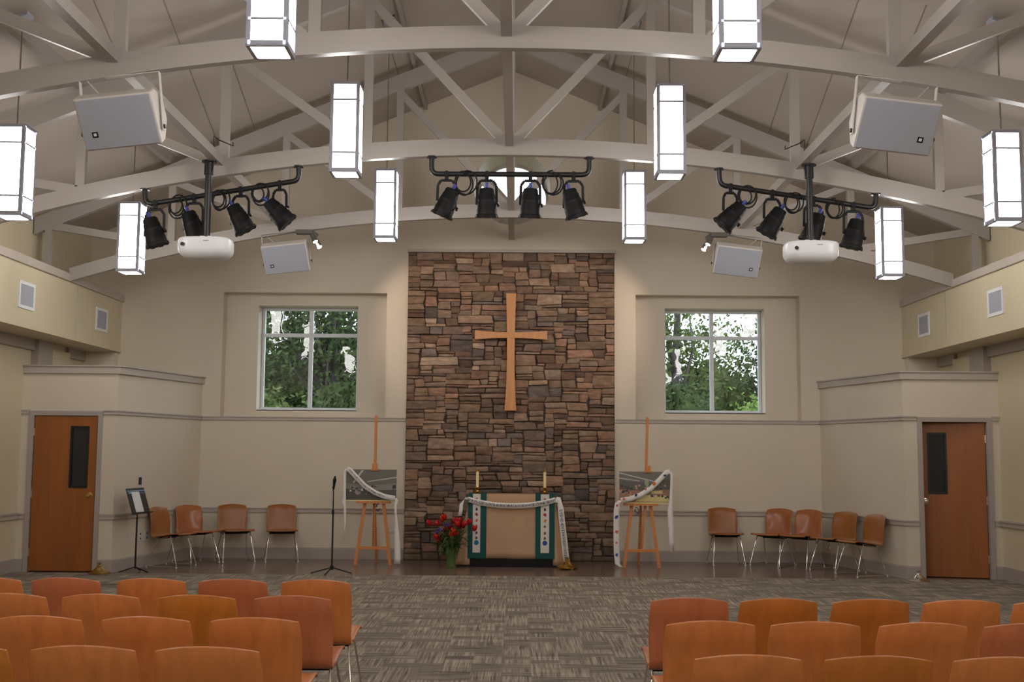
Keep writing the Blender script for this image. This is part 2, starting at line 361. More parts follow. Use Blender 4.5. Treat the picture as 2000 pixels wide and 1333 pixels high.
# vestibules with doors
YB = 14.963
def sx(y): return 5.132 - .513*(y-YB)/2.137
for sg, nm in ((-1, 'left'), (1, 'right')):
    v = MB(); ZT = 2.62
    DX0, DX1, DZ = 5.36, 6.225, 2.03
    v.box((sg*5.132, YB, 0), (sg*DX0, YB+.12, DZ)); v.box((sg*DX1, YB, 0), (sg*XS, YB+.12, DZ)); v.box((sg*5.132, YB, DZ), (sg*XS, YB+.12, ZT))
    v.prism([(sg*5.132, YB), (sg*sx(YW), YW), (sg*(sx(YW)+.12), YW), (sg*5.252, YB+.12), (sg*5.252, YB+.12)][:4], 0, ZT, 'z')
    v.prism([(sg*5.132, YB), (sg*sx(YW), YW), (sg*XS, YW), (sg*XS, YB)], ZT, ZT+.04, 'z')
    struct(v.build('wall_vestibule_'+nm, m_wall))
    def strip(z0, z1, d, face0=5.132, gap=None, m=m_trim, nme=None):
        global k
        t = MB(); a = math.atan2(.513, 2.137); nx, ny = math.cos(a), math.sin(a)
        # side face strip
        p0 = (5.132-d, YB-d); p1 = (sx(YW)-d*nx, YW); q1 = (sx(YW), YW); q0 = (5.132, YB)
        t.prism([(sg*p0[0], p0[1]), (sg*p1[0], p1[1]), (sg*q1[0], q1[1]), (sg*q0[0], q0[1])], z0, z1, 'z')
        xs_ = [(5.132-d, XS)] if gap is None else [(5.132-d, gap[0]), (gap[1], XS)]
        for x0, x1 in xs_: t.prism([(sg*x0, YB-d), (sg*x1, YB-d), (sg*x1, YB), (sg*x0, YB)] if x0 > 5.2 else [(sg*x0, YB-d), (sg*x1, YB-d), (sg*x1, YB), (sg*5.132, YB)], z0, z1, 'z')
        if nme: struct(t.build(nme, m))
        else: k += 1; struct(t.build('trim_%d' % k, m))
    strip(ZT-.05, ZT+.04, .035); strip(ZT+.04, ZT+.058, .055)
    strip(2.035, 2.075, .022, gap=(DX0-.055, DX1+.055)); strip(2.075, 2.093, .034, gap=(DX0-.055, DX1+.055))
    strip(.675, .728, .022, gap=(DX0-.055, DX1+.055)); strip(.728, .745, .034, gap=(DX0-.055, DX1+.055))
    strip(0, .15, .02, gap=(DX0-.055, DX1+.055), m=m_base, nme='baseboard_vestibule_'+nm)
    strip(.15, .165, .012, gap=(DX0-.055, DX1+.055), m=m_trim)
    d = bpy.data.objects.new('door_%d' % (1 if sg < 0 else 2), None); COL.objects.link(d); d.location = (sg*(DX0+DX1)/2, YB, 0); struct(d)
    cx = sg*(DX0+DX1)/2
    fr_ = MB()
    h = (DX1-DX0)/2
    for s2 in (-1, 1): fr_.box((s2*(h+.05), -.02, 0), (s2*(h-.012), .13, DZ-.012+.06))
    fr_.box((-h+.012, -.02, DZ-.012), (h-.012, .13, DZ+.048))
    fr_.build('door_frame', m_base, d)
    # leaf local: hinge at x=0 going to +x by width
    W_ = 2*h-.05
    leaf = bpy.data.objects.new('door_leaf', None)
    lm = MB()
    # glass lite near the latch edge
    g0, g1, gz0, gz1 = W_-.32, W_-.12, 1.1, 1.86
    lm.box((0, 0, .012), (g0, .045, DZ-.02)); lm.box((g1, 0, .012), (W_, .045, DZ-.02)); lm.box((g0, 0, .012), (g1, .045, gz0)); lm.box((g0, 0, gz1), (g1, .045, DZ-.02))
    lf = lm.build('door_leaf', m_door, d)
    if sg < 0: lf.location = (-h+.025, .0, 0)
    else: lf.location = (h-.025, .03, 0); lf.scale = (-1, 1, 1); lf.rotation_euler = (0, 0, math.radians(-13))
    wf = MB(); e = .022
    for a, b_ in (((g0-e, gz0-e), (g0+.004, gz1+e)), ((g1-.004, gz0-e), (g1+e, gz1+e)), ((g0, gz0-e), (g1, gz0+.004)), ((g0, gz1-.004), (g1, gz1+e))):
        wf.box((a[0], -.008, a[1]), (b_[0], .053, b_[1]))
    wf.build('lite_frame', m_black, lf)
    part(MB().box((g0, .015, gz0), (g1, .03, gz1)).build('lite_glass', m_dglass, lf), 'dark narrow glass in the door')
    hd = MB(); hx = W_-.06
    rot = Matrix.Translation((hx, 0, .985)) @ Matrix.Rotation(PI/2, 4, 'X')
    hd.lathe([(.04, 0), (.04, .008), (.012, .012), (.012, .045), (.026, .05), (.03, .065), (.022, .078), (.001, .08)], 16, rot)
    hd.build('door_knob', m_chrome if sg > 0 else m_dullbrass, lf, smooth='auto')
    for hz in (.25, 1.0, 1.8): MB().box((-.012, -.012, hz-.05), (.004, .02, hz+.05)).build('hinge', m_chrome, lf)
# dark store room floor is the same floor; rails on the back wall
def back_strip(z0, z1, d, m, nme=None):
    global k
    for sg in (-1, 1):
        x1 = sx(YW)-.02
        t = MB().box((sg*1.56, YW-d, z0), (sg*x1, YW, z1))
        if nme: struct(t.build(nme + ('_left' if sg < 0 else '_right'), m))
        else: k += 1; struct(t.build('trim_%d' % k, m))
back_strip(2.035, 2.075, .022, m_trim); back_strip(2.075, 2.09, .034, m_trim)
back_strip(.675, .728, .022, m_trim); back_strip(.728, .745, .034, m_trim)
back_strip(0, .15, .02, m_base, 'baseboard_back'); back_strip(.15, .165, .012, m_trim)

# ------------------------------------------------------------------ stone wall
def build_stone():
    rnd = random.Random(11)
    X0, X1, Z1 = -1.556, 1.552, 4.585
    ux, uz = .066, .0417; nx_, nz_ = int((X1-X0)/ux)+1, 110
    ux = (X1-X0)/nx_; uz = Z1/nz_
    occ = [[0]*nz_ for _ in range(nx_)]; rects = []
    for z in range(nz_):
        x = 0
        while x < nx_:
            if occ[x][z]: x += 1; continue
            run = 0
            while x+run < nx_ and not occ[x+run][z]: run += 1
            hh = rnd.choices([1, 2, 3, 4], [4, 8, 4, 1])[0]
            ww = rnd.choices([2, 3, 4, 5, 6, 8], [2, 6, 6, 5, 3, 1])[0]
            if hh == 1: ww += rnd.randint(0, 2)
            ww = min(ww, run)
            if run-ww == 1: ww = run
            hh = min(hh, nz_-z)
            if any(occ[i][z+j] for i in range(x, x+ww) for j in range(hh)): hh = 1
            for i in range(x, x+ww):
                for j in range(hh): occ[i][z+j] = 1
            rects.append((x, z, ww, hh)); x += ww
    # corner jitter shared through a hash so joints stay tight
    def jit(i, j):
        r = random.Random(i*7919+j*104729); return (X0+i*ux+(r.uniform(-.026, .026) if 0 < i < nx_ else 0), j*uz+(r.uniform(-.011, .011) if 0 < j < nz_ else 0))
    pal = [(140, 114, 96), (146, 120, 101), (130, 107, 92), (150, 126, 107), (124, 104, 93), (134, 114, 100), (120, 107, 101), (142, 112, 92), (160, 138, 119), (126, 100, 86), (138, 116, 97), (144, 112, 95), (136, 112, 94), (128, 108, 94)]
    v, f, cols = [], [], []
    for (x, z, ww, hh) in rects:
        c = [jit(x, z), jit(x+ww, z), jit(x+ww, z+hh), jit(x, z+hh)]
        d = rnd.uniform(.045, .075); nu, nv = max(4, ww*2), max(4, hh*2+1)
        col = lin(rnd.choice(pal)); br = rnd.choice([rnd.uniform(.5, .75), rnd.uniform(.7, 1.1), rnd.uniform(.8, 1.15)]); col = tuple(q*br for q in col[:3])+(1,)
        tx, tz = rnd.uniform(-.012, .012), rnd.uniform(-.012, .012); o = len(v); g = .0015
        for j in range(nv+1):
            for i in range(nu+1):
                a, b = i/nu, j/nv
                px = (c[0][0]*(1-a)+c[1][0]*a)*(1-b)+(c[3][0]*(1-a)+c[2][0]*a)*b
                pz = (c[0][1]*(1-a)+c[1][1]*a)*(1-b)+(c[3][1]*(1-a)+c[2][1]*a)*b
                ed = i in (0, nu) or j in (0, nv)
                if ed:
                    px += g*(1 if i == 0 else -1 if i == nu else 0); pz += g*(1 if j == 0 else -1 if j == nv else 0); y = .03
                    corner = (i in (0, nu)) and (j in (0, nv))
                    if corner: px += .004*(1 if i == 0 else -1); pz += .004*(1 if j == 0 else -1)
                else:
                    near = (i in (1, nu-1)) or (j in (1, nv-1))
                    if near:
                        if i == 1: px = px*.25+(px-(c[1][0]-c[0][0])/nu)*.75+.003
                        if i == nu-1: px = px*.25+(px+(c[1][0]-c[0][0])/nu)*.75-.003
                        if j == 1: pz = pz*.25+(pz-(c[3][1]-c[0][1])/nv)*.75+.003
                        if j == nv-1: pz = pz*.25+(pz+(c[3][1]-c[0][1])/nv)*.75-.003
                    y = d + tx*(a-.5)*2 + tz*(b-.5)*2 + rnd.uniform(-.004, .004) - (.006 if near else 0)
                v.append((px, YW-y, pz)); cols.append(col)
        for j in range(nv):
            for i in range(nu):
                p = o+j*(nu+1)+i; f.append((p, p+1, p+nu+2, p+nu+1))
    # mortar bed behind
    o = len(v)
    for p in ((X0, YW-.025, 0), (X1, YW-.025, 0), (X1, YW-.025, Z1), (X0, YW-.025, Z1), (X0, YW, 0), (X1, YW, 0), (X1, YW, Z1), (X0, YW, Z1)): v.append(p); cols.append(lin((74, 62, 54)))
    f += [(o, o+1, o+2, o+3), (o+4, o, o+3, o+7), (o+1, o+5, o+6, o+2), (o+3, o+2, o+6, o+7)]
    me = bpy.data.meshes.new('wall_stone'); me.from_pydata(v, [], f); me.materials.append(m_stone)
    ca = me.color_attributes.new('stone_colour', 'FLOAT_COLOR', 'POINT')
    for i, c in enumerate(cols): ca.data[i].color = c
    me.shade_smooth(); me.set_sharp_from_angle(angle=math.radians(50))
    ob = bpy.data.objects.new('wall_stone', me); COL.objects.link(ob); struct(ob)
build_stone()
k += 1; struct(MB().box((-1.57, YW-.07, 4.588), (1.57, YW, 4.632)).build('trim_%d' % k, m_trim, bevel=.004))

# ------------------------------------------------------------------ roof trusses
def arc(x): return 4.70 - .0262*x*x
def tcb(x): return 7.05 - .412*abs(x)
def truss(Y, label):
    t = thing('roof_truss', label, 'roof truss', (0, Y, 0), 0, 'arched white roof trusses')
    D = .08
    n = 60; top = []; bot = []
    for i in range(n+1):
        x = -5.86+11.72*i/n; bot.append((x, arc(x))); top.append((x, arc(x)+.178))
    m = MB()
    for i in range(n): pass
    rows = [[(x, 0, z) for x, z in bot], [(x, 0, z) for x, z in top], [(x, D, z) for x, z in top], [(x, D, z) for x, z in bot], [(x, 0, z) for x, z in bot]]
    m.grid(rows); m.f.append((0, (n+1), 2*(n+1), 3*(n+1))); m.f.append((n, 4*(n+1)-1, 3*(n+1)-1, 2*(n+1)-1))
    m.build('bottom_chord', m_truss, t)
    tc = MB()
    for sg in (-1, 1): tc.prism([(0, tcb(0)), (sg*6.36, tcb(6.36)), (sg*6.36, tcb(6.36)+.225), (0, tcb(0)+.225)], 0, D)
    tc.build('top_chord', m_truss, t)
    e = .008
    for x in (0, 1.5, 3.02, 4.53):
        for sg in ((1,) if x == 0 else (-1, 1)):
            MB().box((sg*x-.048, e, arc(x)+.16), (sg*x+.048, D-e, tcb(x)+.02)).build('post', m_truss, t)
    for sg in (-1, 1):
        MB().box((sg*6.125, e, 3.906), (sg*6.215, D-e, tcb(6.2)+.02)).build('end_post', m_truss, t)
        MB().bar((sg*6.14, D/2, 4.545), (sg*4.6, D/2, 4.285), .06, .1, (0, 1, 0)).build('heel_tie', m_truss, t) if False else \
        MB().prism([(sg*6.13, 4.50), (sg*4.55, 4.25), (sg*4.55, 4.345), (sg*6.13, 4.60)], e, D-e).build('heel_tie', m_truss, t)
        for (xa, za, xb, zb) in ((1.5, 6.40, .06, 4.86), (3.0, 5.80, 1.58, 4.79), (4.53, 5.17, 3.08, 4.6)):
            MB().bar((sg*xa, D/2, za), (sg*xb, D/2, zb), D-.03, .088, (0, 1, 0)) if False else None
            d = Vector((xb-xa, 0, zb-za)).normalized(); nrm = Vector((-d.z, 0, d.x))*.047
            p = [Vector((xa, 0, za))+nrm, Vector((xa, 0, za))-nrm, Vector((xb, 0, zb))-nrm, Vector((xb, 0, zb))+nrm]
            MB().prism([(sg*q.x, q.z) for q in p], e+.005, D-e-.005).build('diagonal', m_truss, t)
    return t
TY = [8.62, 11.81, 15.0]
for Y, lb in ((5.43, 'white arched roof truss nearest the camera, above the frame'), (TY[0], 'white arched roof truss crossing the top of the picture, hung with two loudspeakers'),
              (TY[1], 'white arched roof truss in the middle, carrying the black pipes of stage lights'), (TY[2], 'white arched roof truss farthest back, in front of the round window')):
    if Y > 5.5: truss(Y, lb)
# longitudinal beams between the trusses
for x, zb in ((0, 4.79), (-3.06, 4.565), (3.06, 4.565)):
    ends = [YR, TY[0], TY[1], TY[2]] + ([YW] if x == 0 else [])
    for i in range(len(ends)-1):
        k += 1
        y0 = ends[i]+(.08 if i else 0)
        struct(MB().box((x-.043, y0, zb), (x+.043, ends[i+1], zb+.1)).build('trim_%d' % k, m_truss))
for x in (-4.6, -1.33, 1.33, 4.6):
    k += 1; h0 = ceil_z(x)
    struct(MB().box((x-(.04 if abs(x) > 2 else .025), -3, h0-(.12 if abs(x) > 2 else .07)), (x+(.04 if abs(x) > 2 else .025), YW, h0+.02)).build('trim_%d' % k, m_truss))

# ------------------------------------------------------------------ pendant lamps
W_ = .263; H_ = .84
def make_lamp(label, z0=4.088, group='square pendant lamps'):
    t = thing('pendant_lamp', label, 'pendant lamp', (0, 0, 0), 0, group)
    f = MB(); h = W_/2; p = .0185
    for a in (-1, 1):
        for b in (-1, 1): f.box((a*h, b*h, 0), (a*(h-p*1.6), b*(h-p*1.6), H_))
    for z, q in ((0, .036), (H_-.030, .030), (H_*.2, .017), (H_*.785, .017)):
        for a in (-1, 1):
            f.box((-h, a*h, z), (h, a*(h-.012), z+q)); f.box((a*h, -h, z), (a*(h-.012), h, z+q))
    f.box((-h, -h, H_-.012), (h, h, H_))
    for a in (-1, 1): f.box((-h, a*h, -.002), (h, a*(h-.024), .006)).box((a*h, -h+.024, -.002), (a*(h-.024), h-.024, .006))
    lfm = f.build('lamp_frame', m_lampf, t)
    g = MB(); e = h-.007
    g.box((-e+.004, -e+.004, .008), (e-.004, e-.004, H_-.014)); g.build('diffuser', m_lamp, t)
    MB().lathe([(.012, 0), (.012, -.012), (.006, -.03), (.001, -.035)], 8, Matrix.Translation((-.05, 0, .006))).build('finial', m_plate, lfm)
    return t
lamps = [(0, -1, 1.482), (0, 1, 1.482), (1, -1, 4.513), (1, -1, 1.482), (1, 1, 1.482), (1, 1, 4.513), (2, -1, 4.513), (2, -1, 1.482), (2, 1, 1.482), (2, 1, 4.513)]
LN = {(0, -1): 'large square white pendant lamp cut by the top edge, left of centre', (0, 1): 'large square white pendant lamp cut by the top edge, right of centre'}
lab2 = {(1, -4.513): 'square white pendant lamp cut by the left edge of the picture', (1, -1.482): 'tall square white pendant lamp left of centre, hanging just below the nearest truss',
        (1, 1.482): 'tall square white pendant lamp right of centre, hanging just below the nearest truss', (1, 4.513): 'square white pendant lamp cut by the right edge of the picture',
        (2, -4.513): 'small low square pendant lamp left of the left stage lights', (2, -1.482): 'small square pendant lamp just above the left top corner of the stone wall',
        (2, 1.482): 'small square pendant lamp just above the right top corner of the stone wall', (2, 4.513): 'small low square pendant lamp right of the right stage lights'}
proto = None
def place_lamp(x, y, z0, label):
    global proto
    if proto is None: o = proto = make_lamp(label)
    else: o = copy_tree(proto)
    o.location = (x, y, z0); o['label'] = label; o['group'] = 'square pendant lamps'
    zc = ceil_z(x)
    r = MB().tube([(0, 0, H_), (0, 0, zc-z0-.02)], .007, 6)
    r.build('rod', m_rod, o)
    s = -.412*(1 if x > 0 else -1)
    c = MB(); q = .07; c.add([(a*q, b*q, zc-z0+s*a*q-dz) for dz in (.035, 0) for a, b in ((-1, -1), (1, -1), (1, 1), (-1, 1))],
        [(3, 2, 1, 0), (4, 5, 6, 7), (0, 1, 5, 4), (1, 2, 6, 5), (2, 3, 7, 6), (3, 0, 4, 7)])
    c.build('canopy', m_lampf, o)
    return o
for i, sg, X in lamps:
    z0 = 4.088 if X < 2 else 3.672
    place_lamp(sg*X, 8.653+(i-.5)*3.19, z0, LN.get((i, sg)) if i == 0 else lab2[(i, sg*X)])
for y in (3.87, .68, -2.51):
    for x in (-4.513, -1.482, 1.482, 4.513):
        place_lamp(x, y, 4.088 if abs(x) < 2 else 3.672, 'square white pendant lamp over the seating behind the camera')['group'] = 'pendant lamps behind the camera'

# ------------------------------------------------------------------ theatre lights
def pipe_bar(pts, label):
    t = thing('lighting_pipe', label, 'lighting pipe', pts[0], 0, 'black pipes for stage lights')
    o = Vector(pts[0]); p = [Vector(q)-o for q in pts]
    a, b = p[0], p[-1]; l1 = p[1]; l2 = p[2]
    path = [a]
    def bend(P, Q, R, r=.075):
        d1 = (P-Q).normalized(); d2 = (R-Q).normalized(); out = []
        for s in range(7):
            u = s/6; out.append((Q+d1*r)*(1-u)**2 + Q*2*u*(1-u) + (Q+d2*r)*u*u)
        return out
    path += bend(a, l1, l2) + bend(l1, l2, b) + [b]
    MB().tube(path, .027, 12).build('pipe', m_black, t, smooth='auto')
    for q in (a, b): MB().lathe([(.055, -.008), (.055, .006), (.03, .006)][:2], 14, Matrix.Translation(q)).build('flange', m_black, t)
    return t
def par_can(p, aim, size, label, grp):
    """p = point on the pipe, aim = unit vector the barrel points along"""
    t = thing('stage_spotlight', label, 'stage spotlight', p, 0, grp)
    MB().tube([(0, -.032, 0), (0, .032, 0)], .03, 10).box((-.02, -.02, -.06), (.02, .02, -.02)).build('clamp', m_blackm, t)
    aim = Vector(aim).normalized()
    c = Vector((0, 0, -.33)) 
    side = Vector((1, 0, 0)); side = (side - aim*side.dot(aim)).normalized()
    up_ = aim.cross(side)
    yk = MB(); hw = .105
    pts = [c + side*hw, Vector((side.x*hw*.95, side.y*hw, -.12)), Vector((side.x*hw*.6, side.y*hw*.6, -.07)), Vector((-side.x*hw*.6, -side.y*hw*.6, -.07)), Vector((-side.x*hw*.95, -side.y*hw, -.12)), c - side*hw]
    for a, b in zip(pts[:-1], pts[1:]): yk.bar(a, b, .028, .007, (0, 1, 0.01))
    yk.build('yoke', m_blackm, t)
    R = Matrix((side, up_, aim)).transposed().to_4x4(); R.translation = c
    s = size
    prof = [(.03, -.17), (.06, -.165), (.072, -.15), (.076, -.11), (.081, -.105), (.085, -.06), (.09, -.055), (.092, -.02), (.096, -.015), (.096, .03), (.1, .035), (.102, .09), (.11, .095), (.11, .12), (.1, .125), (.095, .1), (.001, .09)]
    brl = MB().lathe([(r*s, z*s) for r, z in prof], 20, R).build('barrel', m_blackm, t, smooth='auto')
    fm = MB().lathe([(.106*s, .104*s), (.114*s, .104*s), (.114*s, .122*s), (.106*s, .122*s)], 24, R)
    for i in range(8):
        a = 2*PI*i/8; q = Matrix.Translation((0, 0, 0)) @ R @ Matrix.Rotation(a, 4, 'Z')
        fm.box((.104*s, -.018*s, .104*s), (.115*s, .018*s, .128*s), q)
    fm.build('colour_frame_holder', m_blackm, brl)
    MB().lathe([(.02, -.17*s-.045), (.016, -.17*s-.05), (.02, -.17*s+.01)][::-1] if False else [(.014, -.17*s-.055), (.02, -.17*s-.05), (.02, -.17*s)], 8, R).build('connector', m_blue, brl)
    kn = MB().lathe([(.02, 0), (.02, .02)], 8, R @ Matrix.Translation((0.11*1, 0, 0)) @ Matrix.Rotation(PI/2, 4, 'Y')); kn.build('knob', m_blackm, brl)
    return t
def cable_loop(c, r, label, n=3, seed=0, thick=.0085):
    rd = random.Random(seed); pts = []
    for i in range(n*18+1):
        a = 2*PI*i/18 + PI/2; rr = r*(1+.18*math.sin(a*.31+seed)); pts.append((rr*.8*math.cos(a)+.02*math.sin(i*.11+seed), .012*math.sin(i*.35), rr*math.sin(a)-r+.015*math.sin(i*.2)))
    o = MB().tube(pts, thick, 6).build('coiled_cable', m_blackm, smooth=True); o.location = c
    tag(o, label, 'cable', 'coiled power cables on the light pipes'); return o
YP = 11.85
def bar_z(pts, x):
    a, b = Vector(pts[1]), Vector(pts[2]); u = (x-a.x)/(b.x-a.x); return a.z+(b.z-a.z)*u
bars = {
 'centre': [(-.82, YP, arc(.82)), (-.82, YP, 4.50), (.845, YP, 4.50), (.845, YP, arc(.845))],
 'left':   [(-3.85, YP, arc(3.85)), (-3.83, YP, 4.15), (-2.22, YP, 4.42), (-2.23, YP, arc(2.23))],
 'right':  [(2.215, YP, arc(2.215)), (2.22, YP, 4.40), (3.85, YP, 4.16), (3.865, YP, arc(3.865))]}
for nm, pts in bars.items():
    pipe_bar(pts, {'centre': 'level black pipe hung in front of the round window', 'left': 'sloping black pipe hung above the left projector', 'right': 'sloping black pipe hung above the right projector'}[nm])
par = {
 'centre': [(-.66, (-.45, .15, -1)), (-.235, (.0, .2, -1)), (.225, (-.02, .2, -1)), (.68, (.3, .15, -1))],
 'left': [(-3.73, (.3, .12, -1)), (-3.32, (.35, .15, -1)), (-2.83, (.55, .15, -1)), (-2.42, (.95, .2, -1))],
 'right': [(2.33, (-.95, .2, -1)), (2.77, (-.6, .15, -1)), (3.2, (-.35, .15, -1)), (3.62, (-.22, .12, -1))]}
ordn = ['first', 'second', 'third', 'fourth']
for nm, lst in par.items():
    for i, (x, aim) in enumerate(lst):
        z = bar_z(bars[nm], x)
        where = {'centre': 'pipe before the round window', 'left': 'pipe above the left projector', 'right': 'pipe above the right projector'}[nm]
        par_can((x, YP, z), aim, 1.06, 'black stage spotlight, %s from the left on the %s' % (ordn[i], where), 'stage spotlights on the three pipes')
for nm, xs in (('centre', (-.47, .45)), ('left', (-3.5, -2.63, -3.05)), ('right', (2.5, 2.98, 3.42))):
    for i, x in enumerate(xs):
        z = bar_z(bars[nm], x)
        cable_loop((x, YP-.02, z+.02), .10 if nm != 'centre' else .12, 'black coiled cable, %s from the left on the %s pipe' % (ordn[i], {'centre': 'middle', 'left': 'left', 'right': 'right'}[nm]), 3, i+len(nm))

# ------------------------------------------------------------------ projectors on poles
def projector(x, zt, side, label):
    t = thing('projector', label, 'projector', (x, 11.62, 3.80), 0, 'ceiling projectors on black poles')
    body = MB(); n = 40
    lev = [(.0, .55, .5), (.01, .85, .8), (.035, .98, .95), (.08, 1, 1), (.12, 1, 1), (.14, .97, .97), (.148, .9, .9)]
    lev = [(-.085, .42, .42), (-.078, .62, .6), (-.062, .78, .76), (-.035, .91, .9), (-.01, .97, .97), (.02, 1, 1), (.10, 1, 1), (.125, .98, .975), (.135, .94, .93)]
    for z, a_, b_ in lev:
        for i in range(n):
            a = 2*PI*i/n; c, s = math.cos(a), math.sin(a); p = 3.4
            q = (abs(c)**p+abs(s)**p)**(-1/p)
            body.v.append((.27*a_*c*q, .2*b_*s*q, z-.2))
    for j in range(len(lev)-1):
        for i in range(n): body.f.append((j*n+i, j*n+(i+1) % n, (j+1)*n+(i+1) % n, (j+1)*n+i))
    body.f.append(tuple(range(n-1, -1, -1))); body.f.append(tuple((len(lev)-1)*n+i for i in range(n)))
    bd = body.build('projector_body', m_white, t, smooth='auto')
    MB().box((-.06, -.03, -.07), (.055, .06, -.03)).box((-.2, -.02, -.07), (-.13, .02, -.055)).box((.13, -.02, -.07), (.2, .02, -.055)).build('mount_plate', m_white, t)
    MB().lathe([(.02, 0), (.02, .004)], 12, Matrix.Translation((-.19, -.197, -.145)) @ Matrix.Rotation(PI/2, 4, 'X')).build('sensor', m_black, bd)
    MB().box((.02, -.2015, -.115), (.075, -.199, -.105)).build('maker_lettering', m_grille, bd)
    MB().tube([(0, 0, -.04), (0, 0, .62)], [.035, .035], 14).tube([(0, 0, .62), (0, 0, .755)], [.048, .045], 14).build('pole', m_black, t, smooth='auto')
    MB().lathe([(.075, .75), (.075, .764)], 14).build('ceiling_flange', m_black, t)
    MB().tube([(.03*side, -.02, .62), (.06*side, -.03, .74), (.05*side, -.04, 1.02), (-.02*side+.12*side, -.04, .98), (.25*side, -.02, .92), (.24*side, 0, .96)], .007, 6).build('cable', m_black, t, smooth=True)
    MB().tube([(-.08, -.03, -.055), (0, -.05, -.05), (.07, -.03, -.06), (.12, 0, -.07)], .008, 6).build('cable', m_black, t, smooth=True)
    return t
projector(-3.115, 4.6, 1, 'white projector hanging on a black pole under the left light pipe')
projector(3.105, 4.6, -1, 'white projector hanging on a black pole under the right light pipe')
# the poles hang from small brackets under the beams at the truss
# ------------------------------------------------------------------ loudspeakers
def speaker(x, y, z, sg, label, tilt=33, roll=6.5, brk=.37):
    t = thing('loudspeaker', label, 'loudspeaker', (x, y, z), 0, 'white hanging loudspeakers')
    w, h, d = .295, .205, .30
    R = Matrix.Rotation(math.radians(roll*sg), 4, 'Y') @ Matrix.Rotation(math.radians(tilt), 4, 'X')
    # cabinet: hexagonal plan seen from the end: full height at the front, narrower at the back
    c = MB(); prof = [(0, -h), (0, h), (.12, h), (d, h*.45), (d, -h*.45), (.12, -h)]
    vs = [R @ Vector((s*w, a, b)) for s in (-1, 1) for a, b in prof]
    c.add(vs, [tuple(range(5, -1, -1)), tuple(range(6, 12))] + [(i, (i+1) % 6, 6+(i+1) % 6, 6+i) for i in range(6)])
    c.build('cabinet', m_cab, t, bevel=.012, seg=3)
    gr = MB().box((-w+.012, -.01, -h+.012), (w-.012, .004, h-.012), R).build('grille', m_grille, t, bevel=.004)
    lx = .2*sg*1 if False else -.2*(-sg)*1
    lx = -.19*sg*-1
    lx = .19*sg
    MB().box((lx-.022, -.013, -.1), (lx+.022, -.009, -.056), R).build('badge', m_blackm, gr)
    MB().box((lx-.011, -.0145, -.088), (lx+.011, -.0125, -.066), R).build('badge_centre', m_white, gr)
    # yoke bracket
    Rr = Matrix.Rotation(math.radians(roll*sg), 4, 'Y')
    b = MB(); tw = w+.012
    for s in (-1, 1):
        b.box((s*tw, .10, -.06), (s*(tw+.006), .15, brk), Rr)
    b.box((-tw-.006, .10, brk), (tw+.006, .15, brk+.006), Rr)
    b.build('bracket', m_cab, t)
    for s in (-1, 1):
        MB().lathe([(.018, 0), (.018, .012)], 10, Rr @ Matrix.Translation((s*(tw+.006), .125, -.03)) @ Matrix.Rotation(s*PI/2, 4, 'Y')).build('pivot_knob', m_black, t)
    MB().tube([Rr @ Vector((-sg*-.26, .13, brk)), R @ Vector((-sg*-.14, .2, h*.8))], .004, 6).build('safety_cable', m_cab, t)
    return t
speaker(-2.965, 8.52, 4.06, -1, 'white loudspeaker hung from the nearest truss at upper left', brk=.40)
speaker(2.985, 8.52, 4.06, 1, 'white loudspeaker hung from the nearest truss at upper right', brk=.40)
speaker(-2.97, 14.9, 4.10, -1, 'small-looking white loudspeaker above the left window')
speaker(2.99, 14.9, 4.10, 1, 'small-looking white loudspeaker above the right window')

# ------------------------------------------------------------------ twin accent lights (lit) under the far truss
m_headgrey = mat('lamp_head_grey', (92, 86, 82), .4, .3)
def accent(x, sg, label):
    t = thing('accent_light', label, 'accent light', (x, 14.93, 0), 0, 'twin accent lights under the far truss')
    za = arc(x)
    MB().box((-.11, -.02, za-.055), (.11, .10, za-.002)).build('ballast_box', m_headgrey, t)
    i_ = -sg
    heads = [(Vector((i_*.14, -.02, za-.13)), Vector((i_*.42, -.32, -.85)), 25, 70), (Vector((i_*.19, .0, za-.20)), Vector((i_*.5, -.30, -.8)), 25, 70),
             (Vector((i_*.10, .16, za-.03)), None, 75, 62)]  # third head, unseen, added behind the chord to throw a glow on the wall
    for p, a, en, ang in heads:
        if a is None: a = Vector((-x + .85*sg, 2.05, 3.35)) - p + Vector((0, 0, 0))
        a = a.normalized(); R = a.to_track_quat('Z', 'Y').to_matrix().to_4x4(); R.translation = p
        hd = MB().lathe([(.02, -.07), (.036, -.06), (.038, .05), (.034, .05), (.032, .035), (.001, .034)], 16, R).build('lamp_head', m_headgrey, t, smooth='auto')
        MB().lathe([(.032, .046), (.001, .047)], 16, R).build('bulb', m_bulb, hd)
        MB().tube([(i_*.08, .04, za-.04), tuple(p - a*.04)], .008, 6).build('arm', m_headgrey, t)
        L = bpy.data.lights.new('accent_beam', 'SPOT'); L.energy = en; L.spot_size = math.radians(ang); L.spot_blend = .6; L.color = (1, .78, .60); L.shadow_soft_size = .03
        lo = bpy.data.objects.new('accent_beam', L); COL.objects.link(lo); lo.parent = t
        lo.matrix_local = Matrix.Translation(p + a*.06) @ (-a).to_track_quat('Z', 'Y').to_matrix().to_4x4()
    return t
accent(-2.74, -1, 'pair of lit grey accent lights beside the left far loudspeaker')
accent(2.76, 1, 'pair of lit grey accent lights beside the right far loudspeaker')

